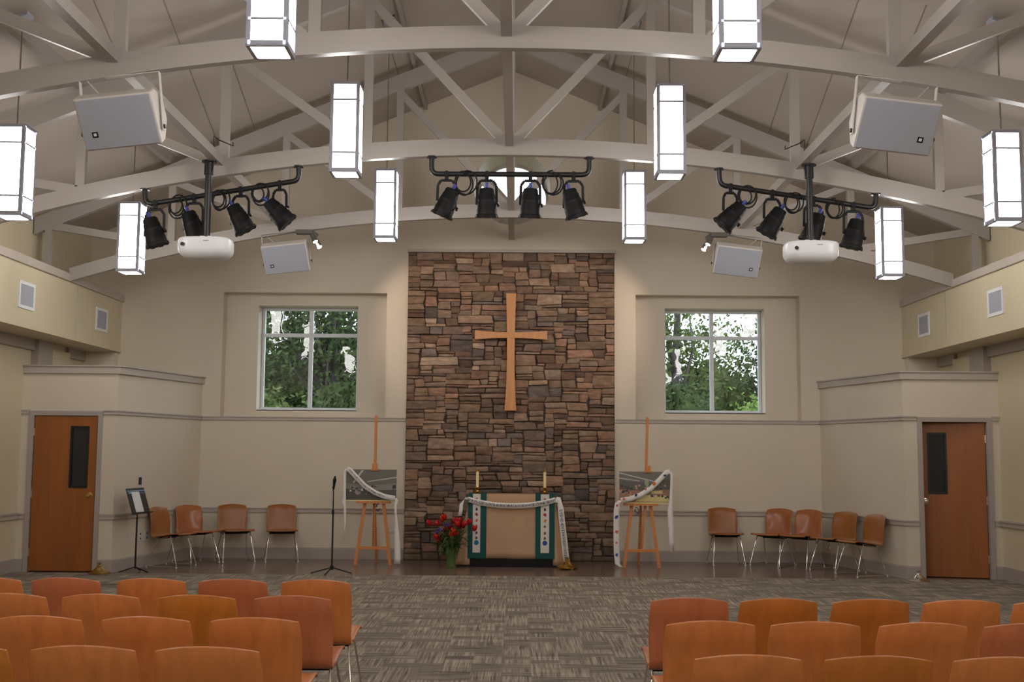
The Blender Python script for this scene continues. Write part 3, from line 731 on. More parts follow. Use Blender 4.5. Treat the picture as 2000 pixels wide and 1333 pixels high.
# ------------------------------------------------------------------ wall vents and plates
def vent(sg, yc, label, lt):
    t = thing('wall_vent', label, 'wall vent', (sg*5.872, yc, 3.43), 0, 'square vents in the bulkheads')
    f = MB(); h = .225; e = .04; X = -sg
    for a, b in (((-h, -.165), (h, -.165+e)), ((-h, .165-e), (h, .165)), ((-h, -.165+e), (-h+e, .165-e)), ((h-e, -.165+e), (h, .165-e))):
        f.box((0, a[0], a[1]), (X*.012, b[0], b[1]))
    f.build('vent_frame', m_white, t)
    MB().box((X*.001, -h+e, -.165+e), (X*.006, h-e, .165-e)).build('vent_grille', m_grille, t)
    return t
vent(-1, 13.75, 'square white vent in the left bulkhead, the one nearer the camera', 0)
vent(-1, 16.27, 'square white vent in the left bulkhead, the one nearer the back wall', 0)
vent(1, 13.72, 'square white vent in the right bulkhead, the one nearer the camera', 0)
vent(1, 16.17, 'square white vent in the right bulkhead, the one nearer the back wall', 0)

def plate(loc, rz, w_, h_, label, cat, marks=(), mm=None, name='outlet_plate', screen=None, grp=None):
    t = thing(name, label, cat, loc, rz, grp)
    MB().box((-w_/2, -.008, -h_/2), (w_/2, 0, h_/2)).build('plate', mm or m_plate, t, bevel=.002)
    for (mx_, mz) in marks: MB().box((mx_-.012, -.010, mz-.012), (mx_+.012, -.008, mz+.012)).build('socket', m_dark, t)
    if screen: part(MB().box((-w_*.32, -.011, -h_*.3), (w_*.32, -.008, h_*.3)).build('screen', m_dark, t), 'dark screen')
    return t
th = math.atan2(.513, 2.137)
def side_pt(sg, y, z): return (sg*sx(y), y, z)
rzl, rzr = PI/2 - th, -(PI/2 - th)
rzl = PI/2 + th; rzr = -(PI/2 + th)
rz_left = math.atan2(2.137, .513)     # wall tangent direction on the left side
plate(side_pt(-1, 15.37, .43), rz_left, .08, .14, 'white blank plate low on the left vestibule wall by the music stand', 'wall plate')
plate(side_pt(-1, 15.60, .42), rz_left, .12, .14, 'white outlet plate low on the left vestibule wall, nearer the music stand', 'outlet', ((0, .03), (0, -.03)))
plate(side_pt(-1, 15.76, .42), rz_left, .11, .14, 'white outlet plate low on the left vestibule wall, nearer the chairs', 'outlet', ((0, .03), (0, -.03)))
plate(side_pt(-1, 15.54, 1.16), rz_left, .11, .17, 'small grey thermostat with dark screen above the music stand', 'thermostat', screen=True, name='thermostat')
plate(side_pt(1, 15.2, .43), -rz_left, .075, .125, 'white outlet plate on the right vestibule wall beside the chairs', 'outlet')
plate((-1.745, YW, .45), 0, .07, .115, 'small white outlet plate behind the left easel', 'outlet')
plate((1.72, YW, .41), 0, .07, .1, 'small white outlet plate behind the right easel', 'outlet')
plate((3.395, YW, .41), 0, .07, .1, 'small white outlet plate behind the single facing chair at right', 'outlet')
# ================================================================== FURNITURE
def shell_profile():
    return [(.245, .432), (.235, .446), (.20, .450), (.08, .436), (-.06, .412), (-.12, .402), (-.16, .404), (-.19, .425), (-.205, .46), (-.230, .57), (-.260, .69), (-.292, .80)]
CW = .215
def chair_proto(mi):
    t = thing('stacking_chair', '', 'chair', (0, 0, 0), 0, 'ply chairs')
    pr = shell_profile(); n = 12
    def rows(i0, i1, back):
        out = []
        for i in range(i0, i1+1):
            y, z = pr[i]; row = []
            tb = max(0, (z-.43)/.37) if y < -.15 else 0
            for j in range(n+1):
                u = -1+2*j/n; wv = CW*(1 - .03*abs(tb-.5))
                zz = z; yy = y
                if y < -.15: yy += .045*min(1, tb*2.2)*u*u          # wrapped round the sitter
                else: zz += .006*u*u
                if i == len(pr)-1: zz += -.026*u*u                   # arched top edge
                if i == len(pr)-1: wv *= .965
                row.append((u*wv, yy, zz))
            out.append(row)
        return out
    def solid(rows_, name):
        m = MB().grid(rows_); o = m.build(name, m_ply[mi], t, smooth=True, solid=.012); return o
    seat = solid(rows(0, 5, False), 'seat'); back = solid(rows(5, 11, True), 'backrest')
    back.modifiers.new('b', 'BEVEL').width = .003; back.modifiers['b'].limit_method = 'ANGLE'; back.modifiers['b'].angle_limit = math.radians(50)
    r = .0065
    for sx_ in (-1, 1):
        x0, x1 = sx_*.185, sx_*.228
        fr_ = [(x1, .235, .012), (x1, .235, .035), (x0, .11, .40), (x0, .10, .418)]
        re_ = [(x1, -.235, .012), (x1, -.235, .035), (x0, -.10, .36), (x0, -.09, .383)]
        lg = MB().tube(fr_, r, 8).build('leg', m_chrome, t, smooth='auto'); MB().tube([(x1, .235, 0), (x1, .235, .02)], .011, 8).build('foot_glide', m_plate, lg)
        lg = MB().tube(re_, r, 8).build('leg', m_chrome, t, smooth='auto'); MB().tube([(x1, -.235, 0), (x1, -.235, .02)], .011, 8).build('foot_glide', m_plate, lg)
        MB().tube([(x1, .235, .016), (x1, -.235, .016)], r, 8).build('floor_runner', m_chrome, t, smooth='auto')
        MB().tube([(x0, .10, .418), (x0, -.09, .383)], r, 8).build('seat_rail', m_chrome, t, smooth='auto')
    MB().box((-.19, .07, .406), (.19, .095, .430)).box((-.19, -.095, .378), (.19, -.07, .402)).build('seat_support', m_blackm, t)
    return t
protos = {}
tint_word = ['amber', 'orange-brown', 'reddish-brown', 'honey']
def chair(x, y, facing, mi, label, group):
    if mi not in protos: o = protos[mi] = chair_proto(mi)
    else: o = copy_tree(protos[mi])
    o.location = (x, y, 0); o.rotation_euler = (0, 0, facing); o['label'] = label; o['group'] = group; return o
rowname = {'a': 'frontmost', 'b': 'second', 'c': 'third', 'd': 'nearest'}
blocks = [
 ('left', 'first', 6.93, [(-1.098, 1), (-1.596, 2), (-2.09, 1), (-2.60, 2), (-3.08, 1)]),
 ('left', 'second', 6.15, [(-1.086, 2), (-1.59, 3), (-2.11, 1), (-2.60, 1)]),
 ('left', 'third', 5.33, [(-1.10, 1), (-1.60, 1), (-2.10, 1)]),
 ('left', 'fourth', 4.53, [(-1.104, 1), (-1.595, 1), (-2.09, 3)]),
 ('right', 'first', 6.20, [(1.036, 2), (1.51, 0), (2.0, 0), (2.49, 1), (2.975, 1)]),
 ('right', 'second', 5.345, [(.998, 1), (1.49, 1), (1.98, 1), (2.47, 2)]),
 ('right', 'third', 4.45, [(1.0, 1), (1.50, 0), (1.99, 1)])]
for side, rw, yt, lst in blocks:
    for i, (x, mi) in enumerate(lst):
        chair(x, yt+.290, random.uniform(-.02, .02), mi, '%s ply chair, %s from the aisle in the %s row from the stage, %s block' % (tint_word[mi], ['first', 'second', 'third', 'fourth', 'fifth'][i], rw, side), 'ply chairs in rows facing the stage')
def deg(a): return math.radians(a)
stage = [(-4.60, 15.80, 180+72, 4, 'amber ply chair turned sideways, leftmost on the stage beside the music stand'),
 (-4.42, 16.36, 180+48, 5, 'reddish ply chair with a shiny back, second from the left on the stage'),
 (-3.95, 16.68, 180+28, 4, 'amber ply chair, third from the left on the stage'),
 (-3.30, 16.76, 180+14, 4, 'amber ply chair, rightmost of the four on the left of the stage'),
 (3.13, 16.76, 180+2, 4, 'amber ply chair facing the room, leftmost of the five on the right of the stage'),
 (3.78, 16.66, 180-40, 5, 'ply chair with a half-shiny back, second of the five on the right of the stage'),
 (4.13, 16.42, 180-45, 5, 'ply chair with a shiny back, third of the five on the right of the stage'),
 (4.47, 15.94, 180-58, 4, 'amber ply chair turned sideways, fourth of the five on the right of the stage'),
 (4.66, 15.34, 180-70, 4, 'amber ply chair turned sideways, nearest the right vestibule door')]
for x, y, a, mi, lb in stage: chair(x, y, deg(a), mi, lb, 'ply chairs along the stage walls')

# ------------------------------------------------------------------ cross
def cross():
    t = thing('wooden_cross', 'light oak cross with flared arms mounted on the stone wall', 'cross', (0, 17.0, 2.2))
    y0, y1 = -.055, .0
    def flare(a, b, w0, wm, w1, n=14):
        L_, R_ = [], []
        for i in range(n+1):
            u = i/n; s = a+(b-a)*u
            q = wm + ((w0-wm)*max(0, 1-u*2.2)**2) + ((w1-wm)*max(0, u*2.2-1.2)**2)
            L_.append((-q, s)); R_.append((q, s))
        return L_ + R_[::-1]
    MB().prism([(x, z) for x, z in flare(0, 1.755, .088, .058, .078)][::-1], y0, y1).build('upright', m_cross, t, bevel=.004)
    p = flare(-.54, .54, .07, .044, .07)
    MB().prism([(s, 1.125+q) for q, s in p], y0-.002, y1-.005).build('crossbar', m_cross, t, bevel=.004)
cross()

# ------------------------------------------------------------------ altar
def altar():
    t = thing('altar_table', 'altar with black base standing before the stone wall', 'altar', (.035, 16.04, 0))
    MB().box((-.59, .01, 0), (.59, .68, .12)).build('base', m_blackm, t)
    MB().box((-.56, .05, .12), (.56, .66, .985)).build('body', m_dark, t)
    # cloth
    cl = thing('altar_cloth', 'tan cloth covering the altar down to its black base', 'altar cloth', (.035, 16.04, 0))
    rows = []; n = 30
    for z in [.118 + (.99-.118)*i/10 for i in range(11)]:
        row = []
        for j in range(n+1):
            u = -1+2*j/n; s = 1-(z-.118)/.87
            row.append((u*(.575+.01*s), .02 - .008*s*math.sin(u*9+1.3) - .01*s*s*math.sin(u*5), z))
        rows.append(row)
    rows.append([(-.575+1.15*j/n, .03, .998) for j in range(n+1)]); rows.append([(-.575+1.15*j/n, .66, .998) for j in range(n+1)])
    MB().grid(rows).build('front_drop', m_tan, cl, smooth=True, solid=.004)
    # side drops that flare outwards to the floor
    for sg in (-1, 1):
        rows = []; m = 16
        for i in range(13):
            s = i/12; z = .996-(.996-.03)*s; row = []
            for j in range(m+1):
                v = j/m; fl = .20*s**1.1*(1+.10*math.sin(v*11+sg)) + (.035*math.sin(v*17)*s)
                row.append((sg*(.578+fl*(1 if v > 0 else .98)), .012+v*.63 - .0*s, z))
            rows.append(row)
        MB().grid(rows).build('side_drop', m_tan, cl, smooth=True, solid=.004)
        # gathered front corner fold
        rows = []
        for i in range(13):
            s = i/12; z = .996-(.966)*s
            rows.append([(sg*(.575+(.20*s**1.1)*u+.01*math.sin(u*7)*s), .012-.02*math.sin(u*PI*2)*s*.8, z) for u in [q/8 for q in range(9)]])
        MB().grid(rows).build('corner_fold', m_tan, cl, smooth=True, solid=.004)
    # two green stoles with white banners
    for sg, x0, x1, lb in ((-1, -.608, -.352, 'left'), (1, .331, .596, 'right')):
        g = thing('altar_runner', 'green runner with white patterned strip hanging over the %s side of the altar front' % lb, 'altar runner', (.035, 16.04, 0), 0, 'green altar runners')
        MB().box((x0, -.006, .12), (x1, .002, 1.004)).box((x0, .002, 1.0), (x1, .6, 1.004)).build('green_cloth', m_green, g)
        xa, xb = (-.54, -.435) if sg < 0 else (.402, .52)
        ws = part(MB().box((xa, -.009, .20), (xb, -.006, 1.006)).build('white_strip', m_banner, g), 'white strip')
        xm = (xa+xb)/2; cols = [(150, 70, 40), (60, 30, 50), (150, 40, 40), (190, 110, 50), (60, 70, 90), (110, 40, 60), (90, 60, 50)]
        for i, z in enumerate((.93, .80, .72, .64, .56, .47, .40)):
            c = cols[i]; mm = bpy.data.materials.get('patch_%d' % i) or mat('patch_%d' % i, c, .8)
            rd = random.Random(i+3); q = []
            for a in range(9): rr = rd.uniform(.011, .024); q.append((xm+rr*math.cos(a*2*PI/9), z+1.25*rr*math.sin(a*2*PI/9)))
            MB().prism(q, -.0105, -.009).build('patch', mm, ws)
        mm = mat('blue_disc', (26, 110, 140) if sg < 0 else (30, 80, 150), .8)
        MB().prism([(xm+.034*math.cos(a*PI/12), .335+.034*math.sin(a*PI/12)) for a in range(24)], -.0105, -.009).build('blue_disc', mm, ws)
altar()

def ribbon_mesh(pts, w_, updir, mat_, parent, name='ribbon_band', wav=.0):
    """pts centre line, updir function(i) gives the width direction"""
    rows = []
    for i, p in enumerate(pts):
        u = Vector(updir(i)).normalized()*w_/2; p = Vector(p); rows.append([tuple(p-u), tuple(p), tuple(p+u)])
    return MB().grid(rows).build(name, mat_, parent, smooth=True, solid=.002)
def scribble(path, normal, parent, m_, seed=0, size=.018, gap=.03, name='lettering'):
    rd = random.Random(seed); b = MB(); N = Vector(normal)*.004
    acc = 0
    for i in range(len(path)-1):
        p, q = Vector(path[i]), Vector(path[i+1]); L_ = (q-p).length; d = (q-p).normalized(); s = d.cross(Vector(normal)).normalized()
        a = 0
        while a < L_:
            if True:
                c = p+d*a+N; h = size*rd.uniform(.5, 1); x = d*rd.uniform(-.006, .006)
                b.bar(c-s*h/2, c+s*h/2+x, .006, .001, normal)
                if rd.random() < .6: b.bar(c+s*h*rd.uniform(-.4, .4), c+s*h*rd.uniform(-.4, .4)+d*gap*.7, .003, .001, normal)
            a += gap*.6
        acc += L_
    if b.v: b.build(name, m_, parent)
def altar_ribbon():
    t = thing('printed_ribbon', 'white ribbon with dark lettering draped across the altar front', 'ribbon', (.035, 16.02, 0), 0, 'white printed ribbons')
    n = 24; pts = [(-.60+1.2*i/n, -.018, .93-.085*(1-(abs(-1+2*i/n))**2.2)) for i in range(n+1)]
    ribbon_mesh(pts, .075, lambda i: (0, 0, 1), m_ribbon, t)
    scribble([(p[0], p[1], p[2]) for p in pts], (0, -1, 0), t, m_ink, 1, .05, .026)
    l = [(-.60, -.018, .935), (-.66, -.022, .93), (-.70, -.026, .86), (-.705, -.024, .78), (-.72, -.02, .70)]
    ribbon_mesh(l, .05, lambda i: (1, 0, 0) if i > 1 else (.5, 0, 1), m_ribbon, t, 'ribbon_end')
    r_ = [(.60, -.018, .935), (.655, -.022, .93), (.68, -.03, .80), (.70, -.04, .60), (.725, -.045, .40), (.745, -.05, .20), (.76, -.055, .09)]
    ribbon_mesh(r_, .085, lambda i: (1, 0, .05) if i > 1 else (.5, 0, 1), m_ribbon, t, 'ribbon_end')
    scribble([r_[i] for i in range(2, 7)], (0, -1, 0), t, m_ink, 5, .055, .026)
altar_ribbon()

def candle(x, label):
    t = thing('candlestick', label, 'candlestick', (x, 16.22, 1.0045), 0, 'brass candlesticks on the altar')
    MB().lathe([(.055, 0), (.057, .01), (.04, .018), (.024, .028), (.022, .04), (.032, .05), (.024, .06), (.028, .072), (.05, .080), (.05, .088), (.022, .09)], 20).build('holder', m_brass, t, smooth='auto')
    cd = MB().lathe([(.02, .09), (.02, .315), (.018, .32)], 16).build('candle', m_candle, t, smooth='auto')
    MB().lathe([(.021, .305), (.021, .325), (.012, .335), (.006, .355), (.003, .36)], 12).build('follower', m_brass, cd, smooth='auto')
candle(-.452, 'brass candlestick with cream candle at the left end of the altar')
candle(.497, 'brass candlestick with cream candle at the right end of the altar')

# vase of flowers
def vase():
    t = thing('flower_vase', 'green glass vase of red tulips and purple flowers left of the altar', 'vase of flowers', (-.79, 15.87, 0))
    MB().lathe([(.062, 0), (.066, .01), (.062, .1), (.07, .2), (.088, .27), (.082, .27), (.062, .19), (.054, .1), (.056, .02)], 24).build('vase', m_vase, t, smooth='auto')
    rd = random.Random(5); mr = mat('red_petal', (190, 24, 22), .5); mo = mat('orange_red_petal', (206, 56, 26), .5); mc = mat('crimson_petal', (150, 12, 40), .5); mp = mat('purple_petal', (86, 70, 150), .5); mlf = mat('leaf', (58, 84, 40), .5, var=.2)
    stems = MB(); heads = []
    spots = [(-.30, .60), (-.19, .60), (-.13, .65), (-.09, .69), (-.02, .55), (.05, .63), (.10, .64), (.24, .62), (.02, .50), (.10, .55), (-.20, .42), (-.08, .52), (.06, .47), (.16, .57), (.32, .54), (.08, .60), (-.16, .36), (.17, .60), (0, .44)]
    for i, (x, z) in enumerate(spots):
        y = rd.uniform(-.1, .05)
        stems.tube([(x*.08, y*.1, .03), (x*.25, y*.3, .24), (x*.6, y*.7, z*.75), (x*.95, y, z-.02)], .004, 5)
        mm = [mr, mr, mo, mr, mc, mr, mr, mr, mo, mr, mr, mo, mr, mc, mr, mr, mr, mr, mr][i]
        R = Matrix.Translation((x, y, z)) @ Matrix.Rotation(rd.uniform(-.5, .5)+x*1.6, 4, 'Y') @ Matrix.Rotation(rd.uniform(-.3, .6), 4, 'X')
        hm = MB()
        for a in range(6):
            q = R @ Matrix.Rotation(a*PI/3, 4, 'Z'); o = .82 if a % 2 else 1
            rows = []
            for jj in range(6):
                s = jj/5; rr = (.006+.030*math.sin(min(1, s*1.25)*PI/2))*o*(1.0 if s < .8 else .92+rd.uniform(0, .3)); ww = .024*math.sin(PI*min(.97, .08+s*.9))+.002
                rows.append([q @ Vector((rr, v*ww, -.035+s*.085)) for v in (-1, 0, 1)])
            hm.grid(rows)
        hm.build('tulip', mm, t, smooth=True, solid=.002)
    for x, z in ((-.19, .50), (-.16, .53), (-.08, .58), (-.04, .60)):
        hm = MB()
        for a in range(22):
            v = Vector((rd.gauss(0, 1), rd.gauss(0, 1), rd.gauss(0, 1))).normalized(); p = Vector((x, -.08, z))+v*.022; s = v.orthogonal().normalized()*.012; u = v.cross(s)
            hm.add([p-s, p+u, p+s, p-u+v*.01], [(0, 1, 2, 3)])
        hm.build('purple_bloom', mp, t)
    stems.build('stems', m_glossw, t, smooth=True)
    lf = MB()
    for i in range(260):
        a = rd.uniform(0, 2*PI); r1 = rd.uniform(.03, .3); z0 = rd.uniform(.22, .5); base = Vector((r1*.45*math.cos(a), r1*.35*math.sin(a)-.02, z0))
        d = Vector((math.cos(a)*rd.uniform(.3, 1), math.sin(a)*.6, rd.uniform(-.5, .9))).normalized()*rd.uniform(.07, .17); s = d.cross(Vector((rd.random(), rd.random(), 1))).normalized()*rd.uniform(.006, .013)
        m1 = base+d*.5+Vector((0, 0, .01)); e_ = base+d+Vector((0, 0, -.02))
        lf.grid([[base-s*.4, base+s*.4], [m1-s, m1+s], [e_-s*.15, e_+s*.15]])
    lf.build('leaves', mlf, t, smooth=True)
vase()

# brass and silver floor bases
def base_stand(x, y, m_, label, kind):
    t = thing('floor_base', label, 'floor base', (x, y, 0), 0, 'metal floor bases by the stage')
    if kind == 'bell': pr = [(.14, 0), (.142, .012), (.115, .022), (.08, .04), (.055, .065), (.034, .085)]
    else: pr = [(.145, .022), (.147, .034), (.11, .048), (.075, .068), (.045, .088), (.03, .105)]
    MB().lathe(pr, 28).build('foot', m_, t, smooth='auto')
    z = pr[-1][1]
    MB().lathe([(.02, z), (.028, z+.012), (.018, z+.022), (.022, z+.05), (.016, z+.055), (.016, z+.035)], 16).build('socket', m_, t, smooth='auto')
    if kind != 'bell':
        for a in range(4):
            q = Matrix.Rotation(a*PI/2+.5, 4, 'Z'); MB().lathe([(.012, 0), (.02, .008), (.02, .02), (.01, .03)], 12, Matrix.Translation(q @ Vector((.125, 0, 0)))).build('claw_foot', m_, t, smooth='auto')
base_stand(-5.22, 14.80, m_dullbrass, 'small dull brass bell-shaped base on the floor by the left door', 'bell')
base_stand(.80, 15.84, m_brass, 'shiny footed brass base on the floor right of the altar', 'ornate')
base_stand(5.17, 14.64, m_silver, 'shiny silver bell-shaped base on the floor by the right door', 'bell')

# ------------------------------------------------------------------ easels with picture boards
def easel(x, y, label, lean=0):
    t = thing('display_easel', label, 'easel', (x, y, 0), 0, 'wooden display easels')
    for s in (-1, 1): MB().bar((s*.245, .0, 0), (s*.13, .05, .86), .045, .028, (0, 1, 0)).build('leg', m_easel, t)
    MB().bar((.0, .42, 0), (0, .09, .86), .03, .04, (0, 1, 0)).build('leg', m_easel, t)
    MB().box((-.215, .0, .215), (.215, .028, .255)).build('crossbar', m_easel, t)
    mast = MB(); mx_ = lean*.02
    mast.bar((0, .03, .23), (mx_*2, .055, .9), .038, .026, (0, 1, 0)); mast.bar((mx_*2, .055, .9), (mx_*3, .075, 2.09), .038, .02, (0, 1, 0)); ms_ = mast.build('mast', m_easel, t)
    h = MB()
    for i in range(22): h.box((-.007, .014, .27+i*.027), (.007, .02, .28+i*.027))
    h.build('peg_holes', m_dark, ms_)
    MB().box((-.25, -.035, .855), (.235, .05, .885)).build('tray', m_easel, t)
    MB().box((-.035+mx_*3, .0, 1.32), (.035+mx_*3, .06, 1.41)).box((-.055+mx_*3, -.02, 1.315), (.055+mx_*3, .04, 1.335)).build('top_clamp', m_easel, t)
    return t
def picture(x, y, label, side):
    t = thing('picture_board', label, 'picture board', (x, y, .886), 0, 'mounted photographs on the easels')
    w_, h_ = .71, .425
    R = Matrix.Rotation(deg(-3), 4, 'X')
    part(MB().box((-w_/2, 0, 0), (w_/2, .012, h_+.018), R).build('backing_board', m_board, t), 'cream edge of the board')
    def ms(nm, c): return bpy.data.materials.get(nm) or mat(nm, c, .4)
    y0 = -.0015
    def poly(pts, nm, c, lay):
        b = MB(); b.add([R @ Vector((a*w_-w_/2, y0-lay*.0006, b_*h_+.018)) for a, b_ in pts], [tuple(range(len(pts)))])
        b.build(nm.split('.')[0], ms('print_'+nm.replace('.', '_'), c), t); return b
    if side < 0:
        poly([(0, 0), (1, 0), (1, 1), (0, 1)], 'photo_ceiling.l', (104, 100, 92), 0)
        poly([(0, 0), (1, 0), (1, .34), (.42, .30), (0, .36)], 'photo_floor.l', (74, 74, 66), 1)
        poly([(0, .36), (.42, .30), (1, .34), (1, .55), (.5, .48), (0, .55)], 'photo_wall.l', (128, 122, 114), 1)
        poly([(.30, .98), (.35, .98), (.16, .55), (.13, .57)], 'photo_beam.l', (190, 190, 186), 2)
        poly([(.42, .585), (1, .73), (1, .765), (.42, .61)], 'photo_beam.l', (190, 190, 186), 2)
        poly([(.92, .36), (.99, .38), (.99, .5), (.92, .48)], 'photo_screen.l', (34, 34, 40), 3)
        rd = random.Random(3)
        for i in range(26):
            a, b_ = rd.uniform(.08, .6), rd.uniform(.16, .42); s = rd.uniform(.012, .028); c = rd.choice([(200, 200, 205), (40, 40, 44), (60, 60, 66), (150, 140, 132)])
            poly([(a-s, b_), (a+s, b_), (a+s*.8, b_+s*3), (a-s*.8, b_+s*3)], 'photo_figure.%d' % (c[0]), c, 3+i*.1)
    else:
        poly([(0, 0), (1, 0), (1, 1), (0, 1)], 'photo_ceiling.r', (112, 106, 98), 0)
        poly([(0, 0), (1, 0), (1, .42), (0, .42)], 'photo_floor.r', (150, 112, 92), 1)
        poly([(0, .42), (1, .30), (1, .78), (.65, .62), (0, .72)], 'photo_wall.r', (88, 88, 80), 1)
        poly([(.5, .40), (.58, .40), (.58, .75), (.5, .72)], 'photo_window.r', (150, 160, 130), 2)
        poly([(0, .97), (.68, .70), (.68, .67), (0, .94)], 'photo_beam.r', (196, 194, 190), 2)
        poly([(0, .80), (.4, .70), (.4, .68), (0, .77)], 'photo_beam.r', (196, 194, 190), 2)
        poly([(.30, .02), (.98, .02), (.94, .22), (.45, .24)], 'photo_table.r', (206, 190, 130), 2.5)
        poly([(.62, .28), (.85, .28), (.85, .38), (.64, .38)], 'photo_table.r', (206, 190, 130), 2.6)
        rd = random.Random(9)
        for i in range(46):
            a, b_ = rd.uniform(.02, .95), rd.uniform(.1, .52); s = rd.uniform(.012, .03); c = rd.choice([(196, 140, 120), (60, 60, 76), (44, 44, 46), (120, 60, 50), (60, 80, 130), (182, 150, 130)])
            poly([(a-s, b_), (a+s, b_), (a+s*.8, b_+s*2.6), (a-s*.8, b_+s*2.6)], 'photo_figure.%d' % c[0], c, 3+i*.1)
    return t
easel(-1.905, 16.22, 'wooden easel left of the stone wall holding a grey hall photograph')
picture(-1.945, 16.20, 'photograph of a grey hall with white beams on the left easel', -1)
easel(1.845, 16.12, 'wooden easel right of the stone wall holding a photograph of a crowded room', 1.6)
picture(1.89, 16.10, 'photograph of people at tables in a room on the right easel', 1)
def easel_ribbon(x, y, sg, label):
    t = thing('printed_ribbon', label, 'ribbon', (x, y, 0), 0, 'white printed ribbons')
    # long fall from the upper outer corner, across, then down on the other side
    a = [(-.345, -.02, 1.335), (-.30, -.024, 1.325), (-.2, -.03, 1.22), (-.08, -.034, 1.10), (.06, -.036, 1.01), (.2, -.036, .955), (.345, -.03, .93)]
    a = [(sg*p[0]*-1, p[1], p[2]) for p in a]
    def up_a(i):
        j0, j1 = max(0, i-1), min(len(a)-1, i+1); d = Vector(a[j1])-Vector(a[j0]); return (-d.z, 0, d.x)
    ribbon_mesh(a, .07, up_a, m_ribbon, t)
    if sg < 0:
        b_ = [(.345, -.03, .935), (.37, -.035, .90), (.352, -.035, .83), (.36, -.035, .7), (.375, -.04, .5), (.39, -.04, .3), (.395, -.04, .1), (.39, -.04, .03)]
        w_b = [.04, .05, .04, .03, .06, .08, .09, .09]
        c_ = [(-.345, -.02, 1.335), (-.372, -.01, 1.30), (-.37, -.01, 1.15), (-.365, -.01, .95), (-.375, -.015, .88), (-.355, -.015, .8), (-.352, -.015, .6), (-.355, -.015, .35)]
        w_c = [.05, .03, .035, .04, .06, .035, .03, .012]
    else:
        b_ = [(-.345, -.03, .93), (-.39, -.04, .89), (-.40, -.04, .80), (-.405, -.04, .6), (-.405, -.04, .4), (-.40, -.04, .2), (-.39, -.04, .06), (-.34, -.05, .015)]
        w_b = [.05, .07, .08, .08, .08, .08, .07, .05]
        c_ = [(.345, -.02, 1.335), (.372, -.01, 1.28), (.365, -.01, 1.1), (.36, -.01, .95), (.345, -.015, .8), (.355, -.015, .6), (.36, -.015, .4), (.365, -.015, .23)]
        w_c = [.05, .035, .04, .05, .075, .075, .07, .065]
    for pts, ws, nm in ((b_, w_b, 'ribbon_tail'), (c_, w_c, 'ribbon_tail')):
        rows = [[(p[0]-w_/2, p[1], p[2]), (p[0], p[1]-.004, p[2]), (p[0]+w_/2, p[1], p[2])] for p, w_ in zip(pts, ws)]
        MB().grid(rows).build(nm, m_ribbon, t, smooth=True, solid=.002)
    if sg < 0:
        scribble(a[1:6], (0, -1, 0), t, m_ink, 21, .028, .03)
    else:
        rd = random.Random(2)
        for (px_, pz_, c, s) in ((.27, 1.28, (50, 60, 110), .022), (.12, 1.17, (214, 110, 60), .03), (.0, 1.09, (200, 90, 110), .02), (-.13, 1.01, (40, 50, 100), .026), (-.3, .95, (214, 110, 70), .02), (-.395, .86, (190, 90, 100), .02), (-.40, .70, (60, 80, 150), .03), (-.40, .50, (210, 100, 70), .028), (-.405, .35, (210, 110, 130), .02), (-.40, .18, (60, 80, 150), .028)):
            mm = bpy.data.materials.get('ink_%d_%d' % (c[0], c[2])) or mat('ink_%d_%d' % (c[0], c[2]), c, .7)
            q = []
            for i in range(9): rr = s*rd.uniform(.5, 1.1); q.append((px_+rr*math.cos(i*2*PI/9), pz_+rr*math.sin(i*2*PI/9)))
            MB().prism(q, -.048, -.045).build('printed_mark', mm, t)
    # small purple bow under the tray
    return t
easel_ribbon(-1.945, 16.16, -1, 'white printed ribbon draped over the left easel picture')
easel_ribbon(1.89, 16.06, 1, 'white ribbon with coloured prints draped over the right easel picture')
def bow(x, y, z, label):
    rd = random.Random(int(x*10)+40); b = MB()
    for i in range(26):
        v = Vector((rd.gauss(0, .5), rd.gauss(0, .3), rd.gauss(0, 1))).normalized(); p = Vector((0, 0, 0))+Vector((v.x*.03, v.y*.02, v.z*.055)); s = v.orthogonal().normalized()*.014; u = v.cross(s)
        b.add([p-s, p+u*1.2, p+s, p-u], [(0, 1, 2, 3)])
    o = b.build('ribbon_bow', mat('bow_purple', (92, 66, 120), .6), solid=.002); o.location = (x, y, z); tag(o, label, 'bow', 'purple bows under the trays')
bow(-1.845, 16.19, .80, 'purple bow hanging under the tray of the left easel')
bow(1.775, 16.09, .78, 'purple bow hanging under the tray of the right easel')

# ------------------------------------------------------------------ microphone stand and music stand
def mic():
    t = thing('microphone_stand', 'black tripod microphone stand on the stage left of the left easel', 'microphone stand', (-2.285, 15.02, 0))
    MB().tube([(0, 0, .06), (0, 0, .78)], .011, 10).tube([(0, 0, .78), (0, 0, 1.06), (-.012, -.005, 1.12)], .008, 8).build('pole', m_black, t, smooth='auto')
    MB().lathe([(.017, .76), (.017, .82)], 10).build('clutch', m_black, t)
    MB().lathe([(.02, .05), (.024, .06), (.024, .1), (.014, .11)], 12).build('hub', m_black, t)
    for a in (deg(187), deg(-8), deg(-100)): MB().tube([(.02*math.cos(a), .02*math.sin(a), .075), (.27*math.cos(a), .27*math.sin(a), .01)], .009, 8).build('leg', m_black, t, smooth='auto')
    MB().lathe([(.012, 0), (.014, .03), (.02, .1), (.024, .11), (.024, .13), (.012, .16), (.008, .18)], 12, Matrix.Translation((0, -.01, 1.08)) @ Matrix.Rotation(.1, 4, 'Y')).build('microphone', m_blackm, t, smooth='auto')
mic()
